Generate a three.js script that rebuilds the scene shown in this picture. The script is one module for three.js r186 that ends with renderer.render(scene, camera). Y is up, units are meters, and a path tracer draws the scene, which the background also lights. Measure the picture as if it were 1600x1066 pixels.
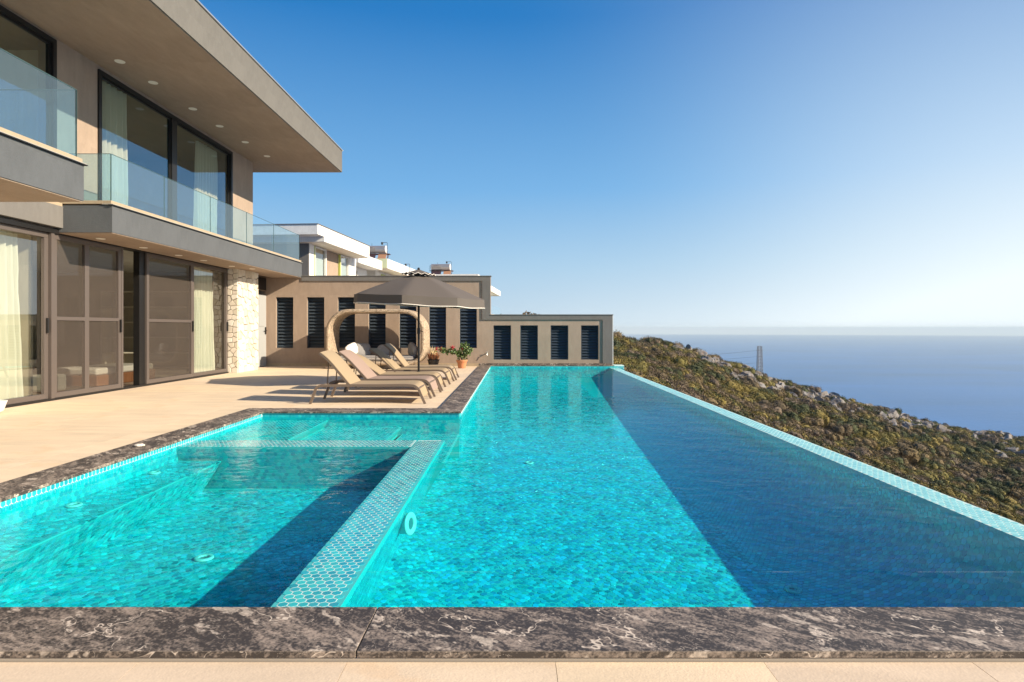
import * as THREE from 'three';
import { mergeGeometries, toCreasedNormals } from 'three/addons/utils/BufferGeometryUtils.js';
import { RoundedBoxGeometry } from 'three/addons/geometries/RoundedBoxGeometry.js';

// ---------------------------------------------------------------- camera, sky, sun, exposure
const scene = new THREE.Scene();
const FOC = 960, VPX = 804.5, VPY = 513, EYE = 1.07;           // lens in units of a 1600 x 1066 frame
const camera = new THREE.PerspectiveCamera(2 * Math.atan(533 / FOC) * 180 / Math.PI, 1600 / 1066, 0.1, 80000);
camera.position.set(0, EYE, 0);
camera.lookAt(0, EYE, -10);
camera.setViewOffset(1600, 1066, 800 - VPX, 533 - VPY, 1600, 1066);

const SUN = new THREE.Vector3(1.85, 1, 0.3).normalize();
{
  const SKY = 0.60, W = 1024, H = 512, data = new Float32Array(W * H * 4);
  const sm = (a, b, x) => { const t = Math.min(1, Math.max(0, (x - a) / (b - a))); return t * t * (3 - 2 * t); };
  for (let j = 0; j < H; j++) {
    const el = ((j + 0.5) / H - 0.5) * Math.PI, y = Math.sin(el), e = Math.max(0, el);
    for (let i = 0; i < W; i++) {
      const az = ((i + 0.5) / W - 0.5) * 2 * Math.PI, x = Math.cos(az) * Math.cos(el), z = Math.sin(az) * Math.cos(el);
      const c = x * SUN.x + y * SUN.y + z * SUN.z;
      // clear air: colour by height, whitened by haze on the sun's side
      const stops = [[0, 0.53, 0.66, 0.76], [0.1, 0.36, 0.57, 0.765], [0.22, 0.175, 0.425, 0.745], [0.47, 0.024, 0.195, 0.525], [0.9, 0.018, 0.130, 0.41], [1.58, 0.014, 0.100, 0.33]];
      let s = 0; while (s < 4 && e > stops[s + 1][0]) s++;
      const f = (e - stops[s][0]) / (stops[s + 1][0] - stops[s][0]), w = Math.min(0.94, 0.95 * Math.pow(sm(0.03, 0.60, c), 1.3) * Math.exp(-e * 3.3) + 0.72 * sm(-0.3, 0.36, c) * Math.exp(-e * 13));
      for (let ch = 0; ch < 3; ch++) {
        let v = stops[s][ch + 1] + (stops[s + 1][ch + 1] - stops[s][ch + 1]) * f;
        v += ([0.90, 0.985, 1.02][ch] - v) * w + Math.pow(Math.max(0, c), 24) * [1.0, 0.9, 0.75][ch];
        data[(j * W + i) * 4 + ch] = (el < 0 ? [1.02, 1.02, 1.01][ch] : v) * SKY;
      }
      data[(j * W + i) * 4 + 3] = 1;
    }
  }
  const sky = new THREE.DataTexture(data, W, H, THREE.RGBAFormat, THREE.FloatType);
  sky.mapping = THREE.EquirectangularReflectionMapping; sky.magFilter = sky.minFilter = THREE.LinearFilter; sky.needsUpdate = true;
  scene.background = sky; scene.environment = sky;
}
const sun = new THREE.DirectionalLight(new THREE.Color().setRGB(1, 0.86, 0.66), 4.9);
sun.name = 'sun'; sun.position.copy(SUN).multiplyScalar(60); sun.castShadow = true; sun.shadow.radius = 1;
sun.shadow.mapSize.set(4096, 4096);
Object.assign(sun.shadow.camera, { left: -30, right: 30, top: 30, bottom: -30, near: 1, far: 160 });
scene.add(sun, sun.target);
sun.target.position.set(-2, 0, -10);
const renderer = new THREE.WebGLRenderer({ antialias: true });
renderer.setSize(1024, 682);
renderer.shadowMap.enabled = true; renderer.shadowMap.type = THREE.PCFSoftShadowMap;
renderer.toneMapping = THREE.LinearToneMapping;
renderer.toneMappingExposure = 1.8;

// ---------------------------------------------------------------- random numbers, noise, textures
function rng(seed) { let s = seed >>> 0; return () => { s = (s + 0x6d2b79f5) | 0; let t = Math.imul(s ^ (s >>> 15), 1 | s); t = (t + Math.imul(t ^ (t >>> 7), 61 | t)) ^ t; return ((t ^ (t >>> 14)) >>> 0) / 4294967296; }; }
const lerp = (a, b, t) => a + (b - a) * t, clamp = (x, a = 0, b = 1) => Math.min(b, Math.max(a, x)), sstep = (a, b, x) => { const t = clamp((x - a) / (b - a)); return t * t * (3 - 2 * t); };
const PERM = (() => { const r = rng(11), p = new Float32Array(65536); for (let i = 0; i < 65536; i++) p[i] = r(); return p; })();
const hash = (x, y, s) => PERM[((x * 73 + y * 9151 + s * 31337 + ((x * y) % 97) * 131) & 65535)];
function vnoise(x, y, per, s) {                                   // value noise; repeats every `per` cells
  const ix = Math.floor(x), iy = Math.floor(y), fx = x - ix, fy = y - iy, u = fx * fx * (3 - 2 * fx), v = fy * fy * (3 - 2 * fy);
  const w = (a) => per ? ((a % per) + per) % per : a & 1023;
  const a = w(ix), b = w(ix + 1), c = w(iy), d = w(iy + 1);
  return lerp(lerp(hash(a, c, s), hash(b, c, s), u), lerp(hash(a, d, s), hash(b, d, s), u), v);
}
function fbm(x, y, per, s, oct = 5, gain = 0.5) { let a = 1, t = 0, n = 0; for (let o = 0; o < oct; o++) { t += a * vnoise(x, y, per, s + o * 7); n += a; a *= gain; x *= 2; y *= 2; per *= 2; } return t / n; }
function tex(w, h, fn, srgb) {                                    // fn(u, v) -> [r, g, b] in 0..1, linear when it is not a colour
  const d = new Uint8Array(w * h * 4), enc = (c) => c <= 0.0031308 ? c * 12.92 : 1.055 * Math.pow(c, 1 / 2.4) - 0.055;
  for (let j = 0; j < h; j++) for (let i = 0; i < w; i++) {
    const c = fn((i + 0.5) / w, (j + 0.5) / h), o = (j * w + i) * 4;
    for (let k = 0; k < 3; k++) { const v = clamp(typeof c === 'number' ? c : c[k]); d[o + k] = 255 * (srgb ? enc(v) : v) + 0.5; }
    d[o + 3] = 255;
  }
  const t = new THREE.DataTexture(d, w, h); t.wrapS = t.wrapT = THREE.RepeatWrapping; t.magFilter = THREE.LinearFilter; t.minFilter = THREE.LinearMipmapLinearFilter; t.generateMipmaps = true;
  if (srgb) t.colorSpace = THREE.SRGBColorSpace; t.needsUpdate = true; return t;
}
const rep = (t, x, y) => { const c = t.clone(); c.repeat.set(x, y); c.needsUpdate = true; return c; };
const rgb = (r, g, b) => new THREE.Color().setRGB(r, g, b);
const std = (c, o = {}) => new THREE.MeshStandardMaterial({ color: Array.isArray(c) ? rgb(...c) : c, roughness: 0.8, ...o });
const phys = (c, o = {}) => new THREE.MeshPhysicalMaterial({ color: Array.isArray(c) ? rgb(...c) : c, roughness: 0.5, ...o });

const tMarble = tex(1024, 1024, (u, v) => {                       // a brown-black marble, tan clouds and thin pale veins, running aslant
  const wx = fbm(u * 5, v * 5, 5, 3) - 0.5, wy = fbm(u * 5, v * 5, 5, 23) - 0.5, A = u * 0.82 + v * 0.57, B = -u * 0.57 + v * 0.82, U = A + wx * 0.09, V = B + wy * 0.09;
  const cloud = fbm(U * 7 + 40, V * 16 + 40, 0, 41, 6, 0.6), streak = fbm(U * 22 + 40, V * 90 + 40, 0, 61, 4, 0.65), fine = fbm(u * 200, v * 200, 200, 5, 2, 0.7), big = fbm(u * 3, v * 3, 3, 15, 3);
  const m = clamp(sstep(0.30, 0.74, cloud) * 0.50 + sstep(0.42, 0.70, streak) * 0.50 + (fine - 0.5) * 1.25 + (big - 0.5) * 0.5 - 0.06);
  const vein = (a, b, s, w, on) => { const n = Math.abs(fbm(a, b, 0, s, 6, 0.6) - 0.5); return sstep(w, w * 0.15, n) * sstep(on, on + 0.10, fbm(u * 6, v * 6, 6, s + 3, 3)); };
  const vv = clamp(vein(U * 3 + 20, V * 5 + 20, 71, 0.006, 0.42) * 0.9 + vein(U * 8 + 20, V * 9 + 20, 83, 0.005, 0.48) * 0.7 + vein(U * 22 + 20, V * 20 + 20, 97, 0.008, 0.48) * 0.6), patch = sstep(0.66, 0.74, fbm(U * 16 + 60, V * 30 + 60, 0, 107, 5, 0.65)) * 0.6;
  const h = clamp(vv * 0.9 + patch * (0.5 + fine * 0.6));
  return [[0.046, 0.34, 0.74], [0.037, 0.268, 0.62], [0.031, 0.212, 0.50]].map(([d, t, p]) => lerp(lerp(d, t, m), p, h));
}, true);
const tMarbleB = tex(512, 512, (u, v) => 0.5 * fbm(u * 40, v * 40, 40, 33, 3) + 0.5 * fbm(u * 8, v * 20, 8, 37, 4));
const tDeck = tex(1024, 1024, (u, v) => {
  const w = fbm(u * 3, v * 3, 3, 5) - 0.5, a = fbm(u * 4 + w, v * 26 + w * 3, 0, 15, 5), b = fbm(u * 3, v * 3, 3, 25, 4), g = vnoise(u * 400, v * 400, 400, 35);
  const s = 0.86 + 0.20 * (a - 0.5) + 0.22 * (b - 0.5) + 0.07 * (g - 0.5), st = sstep(0.66, 0.80, fbm(u * 11, v * 15, 11, 57, 4)) * 0.10;
  return [0.84 * s, 0.665 * s * (1 - st * 0.5), 0.465 * s * (1 - st)];
}, true);
const tGrit = tex(512, 512, (u, v) => 0.55 * fbm(u * 64, v * 64, 64, 3, 3) + 0.45 * vnoise(u * 230, v * 230, 230, 5));
const tStucco = tex(512, 512, (u, v) => { const a = fbm(u * 5, v * 3, 5, 13, 5), b = fbm(u * 40, v * 10, 40, 19, 3), g = vnoise(u * 200, v * 200, 200, 3); return 0.86 + 0.30 * (a - 0.5) + 0.14 * (b - 0.5) + 0.08 * (g - 0.5); }, false);
tStucco.colorSpace = THREE.NoColorSpace;
const tRipple = tex(1024, 1024, (u, v) => {
  const w = (fbm(u * 5, v * 5, 5, 3, 3) - 0.5) * 0.10, U = u + w, V = v + w * 0.7;
  const a = fbm(U * 11, V * 15, 0, 13, 2), r = 1 - Math.abs(2 * fbm(u * 22 + 3 * w, v * 30, 0, 29, 2) - 1), c = fbm(u * 4, v * 6, 4, 43, 3);
  return 0.42 * a + 0.26 * r * c * 1.5 + 0.32 * c;
});
const tWeave = tex(256, 256, (u, v) => { const a = Math.sin(u * Math.PI * 32), b = Math.sin(v * Math.PI * 32), k = (Math.floor(u * 16) + Math.floor(v * 16)) & 1; return 0.25 + 0.6 * (k ? Math.abs(a) : Math.abs(b)) + 0.15 * vnoise(u * 64, v * 64, 64, 3); });
const tWicker = tex(512, 512, (u, v) => {
  const R = 24, row = Math.floor(v * R), fy = v * R - row, fx = (u * 16 + (row & 1) * 0.5) % 1, h = Math.sin(fy * Math.PI) * (0.55 + 0.45 * Math.abs(Math.sin(fx * Math.PI)));
  const t = 0.75 + 0.5 * (hash(row, Math.floor(u * 16 + (row & 1) * 0.5) & 15, 3) - 0.5);
  const k = sstep(0.05, 0.5, h); return [0.68 * t * (0.35 + 0.65 * k), 0.53 * t * (0.32 + 0.68 * k), 0.38 * t * (0.28 + 0.72 * k)];
}, true);
const tWickerB = tex(512, 512, (u, v) => { const R = 24, row = Math.floor(v * R), fy = v * R - row, fx = (u * 16 + (row & 1) * 0.5) % 1; return Math.sin(fy * Math.PI) * (0.55 + 0.45 * Math.abs(Math.sin(fx * Math.PI))); });
const tRock = tex(512, 512, (u, v) => { const a = fbm(u * 6, v * 6, 6, 3, 5), b = fbm(u * 30, v * 30, 30, 9, 3), s = 0.6 + 0.6 * a + 0.35 * (b - 0.5), o = sstep(0.55, 0.75, fbm(u * 4, v * 5, 4, 77, 4)); return [0.205 * s + 0.04 * o, 0.195 * s, 0.19 * s - 0.03 * o]; }, true);
const tEarth = tex(512, 512, (u, v) => { const a = fbm(u * 8, v * 8, 8, 3, 6), b = sstep(0.50, 0.66, fbm(u * 14, v * 14, 14, 21, 4)), d = fbm(u * 60, v * 60, 60, 31, 2); return [lerp(0.20, 0.36, b) * (0.5 + a * 0.8) * (0.8 + 0.4 * d), lerp(0.135, 0.32, b) * (0.5 + a * 0.8) * (0.8 + 0.4 * d), lerp(0.085, 0.27, b) * (0.5 + a * 0.8) * (0.8 + 0.4 * d)]; }, true);
const tSea = tex(512, 512, (u, v) => 0.6 * fbm(u * 12, v * 20, 0, 3, 4) + 0.4 * fbm(u * 40, v * 60, 0, 17, 3));
const tWind = tex(512, 512, (u, v) => { const a = fbm(u * 4, v * 14, 0, 203, 5, 0.55), b = fbm(u * 3, v * 3, 3, 211, 3), s = 0.80 + 0.5 * (a - 0.5) + 0.35 * (b - 0.5); return [s, s, s * 0.98]; });
const tWood = tex(256, 512, (u, v) => { const a = fbm(u * 26 + fbm(u * 3, v * 3, 3, 3) * 3, v * 3, 0, 7, 4); return [0.20 + 0.16 * a, 0.085 + 0.07 * a, 0.04 + 0.03 * a]; }, true);

// ---------------------------------------------------------------- materials
const M = {
  stucco: std([0.385, 0.292, 0.222], { map: rep(tStucco, 0.5, 0.5), bumpMap: rep(tGrit, 1.2, 1.2), bumpScale: 0.0015, roughness: 0.92 }),
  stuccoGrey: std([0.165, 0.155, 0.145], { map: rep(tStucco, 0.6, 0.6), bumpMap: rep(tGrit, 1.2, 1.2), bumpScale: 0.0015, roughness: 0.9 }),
  fascia: std([0.098, 0.105, 0.114], { map: rep(tStucco, 0.7, 0.7), bumpMap: rep(tGrit, 1, 1), bumpScale: 0.0022, roughness: 0.88 }),
  fasciaRoof: std([0.150, 0.142, 0.128], { map: rep(tStucco, 0.7, 0.7), bumpMap: rep(tGrit, 1, 1), bumpScale: 0.0022, roughness: 0.88 }),
  beige: std([0.42, 0.33, 0.225], { map: rep(tStucco, 0.8, 0.8), roughness: 0.85 }),
  blackMetal: std([0.018, 0.017, 0.017], { roughness: 0.42, metalness: 0.3 }),
  taupeMetal: std([0.125, 0.103, 0.092], { roughness: 0.45, metalness: 0.25 }),
  flash: std([0.62, 0.62, 0.60], { roughness: 0.35, metalness: 0.8 }),
  glass: phys([0.84, 0.87, 0.80], { transmission: 1, thickness: 0, roughness: 0.0, ior: 2.5, metalness: 0 }),
  glassOlive: phys([0.92, 0.92, 0.80], { transmission: 1, thickness: 0, roughness: 0.0, ior: 1.5 }),
  coating: new THREE.MeshStandardMaterial({ color: rgb(0.20, 0.52, 0.76), roughness: 0.02, metalness: 1, transparent: true, opacity: 0.29 }),
  glassClear: phys([0.58, 0.81, 0.92], { transmission: 1, thickness: 0, roughness: 0.0, ior: 1.7, metalness: 0.07 }),
  glassEdge: phys([0.06, 0.11, 0.11], { roughness: 0.15 }),
  screen: new THREE.MeshStandardMaterial({ color: rgb(0.062, 0.048, 0.039), roughness: 0.9, transparent: true, opacity: 0.62, bumpMap: rep(tWeave, 4, 4), bumpScale: 0.0004 }),
  lamp: std([0.85, 0.82, 0.74], { roughness: 0.5 }),
  marble: std([1, 1, 1], { map: tMarble, bumpMap: tMarbleB, bumpScale: 0.0022, roughness: 0.62 }),
  deck: std([1, 1, 1], { map: rep(tDeck, 0.45, 0.45), bumpMap: rep(tGrit, 1, 1), bumpScale: 0.0008, roughness: 0.72 }),
  mortar: std([0.40, 0.34, 0.27], { roughness: 0.95 }),
  darkMortar: std([0.16, 0.12, 0.085], { roughness: 0.95, bumpMap: tGrit, bumpScale: 0.004 }),
  groutWhite: std([0.50, 0.66, 0.63], { roughness: 0.75, bumpMap: rep(tGrit, 2, 2), bumpScale: 0.0004 }),
  groutTeal: std([0.05, 0.41, 0.43], { roughness: 0.75 }),
  water: phys([0.28, 1.0, 1.0], { transmission: 1, thickness: 0, roughness: 0.0, ior: 1.333, specularIntensity: 0.36, bumpMap: rep(tRipple, 0.36, 0.36), bumpScale: 0.010 }),
  capStone: std([0.36, 0.34, 0.30], { roughness: 0.7, bumpMap: rep(tGrit, 1, 1), bumpScale: 0.002 }),
  white: std([0.80, 0.79, 0.76], { map: rep(tStucco, 0.4, 0.4), roughness: 0.85 }),
  offWhite: std([0.70, 0.64, 0.55], { roughness: 0.85 }),
  interior: std([0.60, 0.54, 0.44], { map: rep(tStucco, 0.5, 0.5), roughness: 0.9 }),
  interiorFloor: std([0.42, 0.36, 0.29], { roughness: 0.35 }),
  sling: std([0.335, 0.250, 0.155], { roughness: 0.85, bumpMap: rep(tWeave, 6, 6), bumpScale: 0.0006 }),
  slingRose: std([0.30, 0.215, 0.175], { roughness: 0.85, bumpMap: rep(tWeave, 6, 6), bumpScale: 0.0006 }),
  slingFrame: std([0.175, 0.130, 0.098], { roughness: 0.5, metalness: 0.2 }),
  canopy: std([0.105, 0.088, 0.076], { roughness: 0.9, bumpMap: rep(tWeave, 8, 8), bumpScale: 0.0004 }),
  piping: std([0.74, 0.68, 0.60], { roughness: 0.8 }),
  pole: std([0.022, 0.022, 0.024], { roughness: 0.35, metalness: 0.5 }),
  wicker: std([1, 1, 1], { map: tWicker, bumpMap: tWickerB, bumpScale: 0.012, roughness: 0.8 }),
  cushionWhite: std([0.72, 0.68, 0.62], { roughness: 0.95, bumpMap: rep(tWeave, 6, 6), bumpScale: 0.0008 }),
  cushionGrey: std([0.25, 0.24, 0.235], { roughness: 0.95, bumpMap: rep(tWeave, 6, 6), bumpScale: 0.0008 }),
  terracotta: std([0.50, 0.205, 0.095], { roughness: 0.85, bumpMap: tGrit, bumpScale: 0.001 }),
  plasticBlack: std([0.025, 0.025, 0.027], { roughness: 0.5 }),
  soil: std([0.06, 0.04, 0.028], { roughness: 1, bumpMap: tGrit, bumpScale: 0.01 }),
  curtain: phys([0.86, 0.86, 0.79], { roughness: 1, transmission: 0.35, thickness: 0 }),
  louvre: std([0.050, 0.068, 0.088], { roughness: 0.34, metalness: 0.3 }),
  steel: std([0.50, 0.50, 0.49], { roughness: 0.4, metalness: 0.7 }),
  rock: std([1, 1, 1], { map: tRock, roughness: 0.95, bumpMap: tRock, bumpScale: 0.15 }),
  wood: std([1, 1, 1], { map: tWood, roughness: 0.5 }),
};

// ---------------------------------------------------------------- building helpers
const used = new Map();
function numbered(n) { const k = used.get(n) ?? 0; used.set(n, k + 1); return k ? `${n}_${String(k).padStart(3, '0')}` : n; }
function finish(o) { o.castShadow = o.receiveShadow = true; return o; }
function thing(name, label, category, at = [0, 0, 0], group) {
  const o = new THREE.Group(); o.name = numbered(name); o.position.set(...at); scene.add(o);
  o.userData = { label, category }; if (group) o.userData.group = group; return o;
}
function setting(name, at = [0, 0, 0]) { const o = new THREE.Group(); o.name = numbered(name); o.position.set(...at); o.userData = { kind: 'structure' }; scene.add(o); return o; }
const merged = (g) => Array.isArray(g) ? (g.length > 1 ? mergeGeometries(g.map((x) => { x = x.index ? x.toNonIndexed() : x; for (const k of Object.keys(x.attributes)) if (!["position", "normal", "uv"].includes(k)) x.deleteAttribute(k); return x; })) : g[0]) : g;
function part(parent, name, g, m, label) {                        // g in the thing's own axes
  const o = finish(new THREE.Mesh(merged(g), m)); o.name = name; parent.add(o); if (label) o.userData.label = label; return o;
}
function wpart(parent, name, g, m, label) {                       // g in world axes
  const geo = merged(g); let r = parent; while (r.parent && r.parent !== scene) r = r.parent;
  geo.translate(-r.position.x, -r.position.y, -r.position.z); return part(parent, name, geo, m, label);
}
function single(name, g, m, label, category, group) { const o = finish(new THREE.Mesh(merged(g), m)); o.name = numbered(name); o.userData = { label, category }; if (group) o.userData.group = group; scene.add(o); return o; }
function boxUV(g) {                                               // uv in metres, by the way each face points
  g = g.index ? g.toNonIndexed() : g; const p = g.attributes.position, n = g.attributes.normal, uv = new Float32Array(p.count * 2);
  for (let i = 0; i < p.count; i++) {
    const ax = Math.abs(n.getX(i)), ay = Math.abs(n.getY(i)), az = Math.abs(n.getZ(i)), x = p.getX(i), y = p.getY(i), z = p.getZ(i);
    const [a, b] = ay >= ax && ay >= az ? [x, z] : ax >= az ? [z, y] : [x, y]; uv[i * 2] = a; uv[i * 2 + 1] = b;
  }
  g.setAttribute('uv', new THREE.BufferAttribute(uv, 2)); return g;
}
const box = (x0, x1, y0, y1, z0, z1) => boxUV(new THREE.BoxGeometry(Math.abs(x1 - x0), Math.abs(y1 - y0), Math.abs(z1 - z0)).translate((x0 + x1) / 2, (y0 + y1) / 2, (z0 + z1) / 2));
const rbox = (x0, x1, y0, y1, z0, z1, r = 0.01, seg = 2) => boxUV(new RoundedBoxGeometry(Math.abs(x1 - x0), Math.abs(y1 - y0), Math.abs(z1 - z0), seg, r).translate((x0 + x1) / 2, (y0 + y1) / 2, (z0 + z1) / 2));
const V3 = (x, y, z) => new THREE.Vector3(x, y, z);
function bar(a, b, r = 0.02, n = 8) { const A = V3(...a), B = V3(...b), d = B.clone().sub(A), g = new THREE.CylinderGeometry(r, r, d.length(), n, 1); g.applyQuaternion(new THREE.Quaternion().setFromUnitVectors(V3(0, 1, 0), d.clone().normalize())); return g.translate((A.x + B.x) / 2, (A.y + B.y) / 2, (A.z + B.z) / 2); }
function tube(pts, r = 0.02, seg = 24, n = 8) { return new THREE.TubeGeometry(new THREE.CatmullRomCurve3(pts.map((p) => V3(...p)), false, 'centripetal'), seg, r, n); }
function lathe(pts, n = 32) { return new THREE.LatheGeometry(pts.map((p) => new THREE.Vector2(...p)), n); }
function extrude(shape, depth, bevel = 0) { return boxUV(new THREE.ExtrudeGeometry(shape, { depth, bevelEnabled: bevel > 0, bevelSize: bevel, bevelThickness: bevel, bevelSegments: 1, curveSegments: 24 })); }
const px = (x, y, D) => [(x - VPX) * D / FOC, EYE - (y - VPY) * D / FOC, -D];   // where a sight line meets the plane at depth D; used to survey the site
// a frame of four bars in a wall that runs along z, at x = X
function frameZ(X, D0, D1, Y0, Y1, w, t) { return [rbox(X - t / 2, X + t / 2, Y0, Y0 + w, -D1, -D0, 0.004, 1), rbox(X - t / 2, X + t / 2, Y1 - w, Y1, -D1, -D0, 0.004, 1), box(X - t / 2 + 0.001, X + t / 2 - 0.001, Y0 + w, Y1 - w, -D0 - w, -D0), box(X - t / 2 + 0.001, X + t / 2 - 0.001, Y0 + w, Y1 - w, -D1, -D1 + w)]; }
const paneZ = (X, D0, D1, Y0, Y1) => { const g = new THREE.PlaneGeometry(D1 - D0, Y1 - Y0); g.rotateY(Math.PI / 2); return g.translate(X, (Y0 + Y1) / 2, -(D0 + D1) / 2); };

// ---------------------------------------------------------------- the pool
const WL = -0.032;                                               // water level; the deck is y = 0
const XL = -3.15, XB = -2.73, XD0 = -0.965, XD1 = -0.69, XR = 2.64, XO = 2.85, ZF = -2.25, ZC0 = -5.71, ZC1 = -6.03, ZS = -7.66, ZE = -17.15;
const floorY = (z) => WL - lerp(0.645, 0.30, (z - ZF) / (ZE - ZF));
const HEXP = 0.0408, HEXR = HEXP / Math.sqrt(3) * 0.87;
const hexGeo = (() => { const g = new THREE.CylinderGeometry(HEXR * 0.985, HEXR, 0.002, 6, 1).toNonIndexed(); g.computeVertexNormals(); return g; })();
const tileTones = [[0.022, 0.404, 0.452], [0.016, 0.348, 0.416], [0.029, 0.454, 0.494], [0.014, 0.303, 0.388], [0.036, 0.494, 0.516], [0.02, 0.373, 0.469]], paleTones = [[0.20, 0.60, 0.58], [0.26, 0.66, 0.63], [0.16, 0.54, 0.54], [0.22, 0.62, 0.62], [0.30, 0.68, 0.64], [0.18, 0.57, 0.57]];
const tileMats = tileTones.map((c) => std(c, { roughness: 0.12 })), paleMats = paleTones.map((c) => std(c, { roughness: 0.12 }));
const tileWhite = std([1, 1, 1], { roughness: 0.14 });
// hexagonal mosaic on a flat patch: the `count` nearest tiles are pieces of their own, the rest one joined part
function hexField(parent, O, U, V, lu, lv, count, seed, skip, spread = 0.30, blue = 0, pale = false, loose = 0) {
  const tones = pale ? paleTones : tileTones, mats = pale ? paleMats : tileMats;
  const r = rng(seed), N = U.clone().cross(V).normalize(), list = [], rows = Math.floor(lv / (HEXP * 0.866)), eye = V3(0, EYE, 0);
  for (let j = 0; j <= rows; j++) for (let i = 0; i * HEXP < lu + HEXP; i++) {
    const u = (i + (j & 1 ? 0.5 : 0)) * HEXP + HEXP * 0.5, v = (j + 0.55) * HEXP * 0.866;
    if (u > lu - HEXP * 0.28 || v > lv - HEXP * 0.40) continue;
    const p = O.clone().addScaledVector(U, u).addScaledVector(V, v);
    if (skip && skip(p)) continue;
    if (loose) { const wu = fbm(p.x * 8 + 50, p.z * 8 + 450, 0, 501, 2) - 0.5, wv = fbm(p.x * 8 + 90, p.z * 8 + 490, 0, 507, 2) - 0.5; p.addScaledVector(U, wu * loose).addScaledVector(V, wv * loose * 1.3).addScaledVector(N, r() * 0.0016); }
    list.push([p, p.distanceToSquared(eye), r(), r(), r(), r()]);
  }
  const q0 = new THREE.Quaternion().setFromRotationMatrix(new THREE.Matrix4().makeBasis(U, N, U.clone().cross(N)));
  const turn = (a, b) => q0.clone().multiply(new THREE.Quaternion().setFromEuler(new THREE.Euler((a - 0.5) * 0.02, 0, (b - 0.5) * 0.02)));
  const place = (p) => p.clone().addScaledVector(N, -0.0003);
  const near = (p) => p.z < -0.5;
  list.sort((a, b) => (near(b[0]) - near(a[0])) || a[1] - b[1]);
  const inFrame = list.filter((t) => { const d = -t[0].z; const x = t[0].x / d * FOC + VPX, y = VPY - (t[0].y - EYE) / d * FOC; return x > -10 && x < 1610 && y < 952; });
  const own = new Set(inFrame.slice(0, count));
  for (const t of own) { const m = finish(new THREE.Mesh(hexGeo, mats[Math.floor(t[2] * mats.length)])); m.name = 'tile'; m.position.copy(place(t[0])); m.quaternion.copy(turn(t[3], t[4])); parent.add(m); }
  const rest = list.filter((t) => !own.has(t)); if (!rest.length) return;
  const im = new THREE.InstancedMesh(hexGeo, tileWhite, rest.length), c = new THREE.Color(), mt = new THREE.Matrix4(), one = V3(1, 1, 1), sc = V3(1, 1, 1); im.name = 'mosaic_tiles'; im.userData.kind = 'stuff'; finish(im);
  rest.forEach((t, k) => { const g = loose ? 0.86 + 0.34 * t[3] : 1; im.setMatrixAt(k, mt.compose(place(t[0]), turn(t[3], t[4]), sc.set(g, 1, loose ? 0.86 + 0.34 * t[4] : 1))); const n = spread < 0.1 ? 0 : fbm(t[0].x * 9 + 40, t[0].z * 6 + t[0].y * 5 + 400, 0, 71, 3) - 0.5, b = tones[Math.floor(t[2] * tones.length)], s = 1 + spread * (t[5] * 1.5 - 0.75) + spread * n * 1.5; im.setColorAt(k, c.setRGB(b[0] * s, b[1] * s, b[2] * s * (1 + blue * (t[4] - 0.3)))); });  // tones vary tile by tile; the noise patches imitate caustic light on the floor
  parent.add(im);
}
const X1 = V3(1, 0, 0), Z1 = V3(0, 0, 1), Zm = V3(0, 0, -1), Y1 = V3(0, 1, 0);
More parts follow.
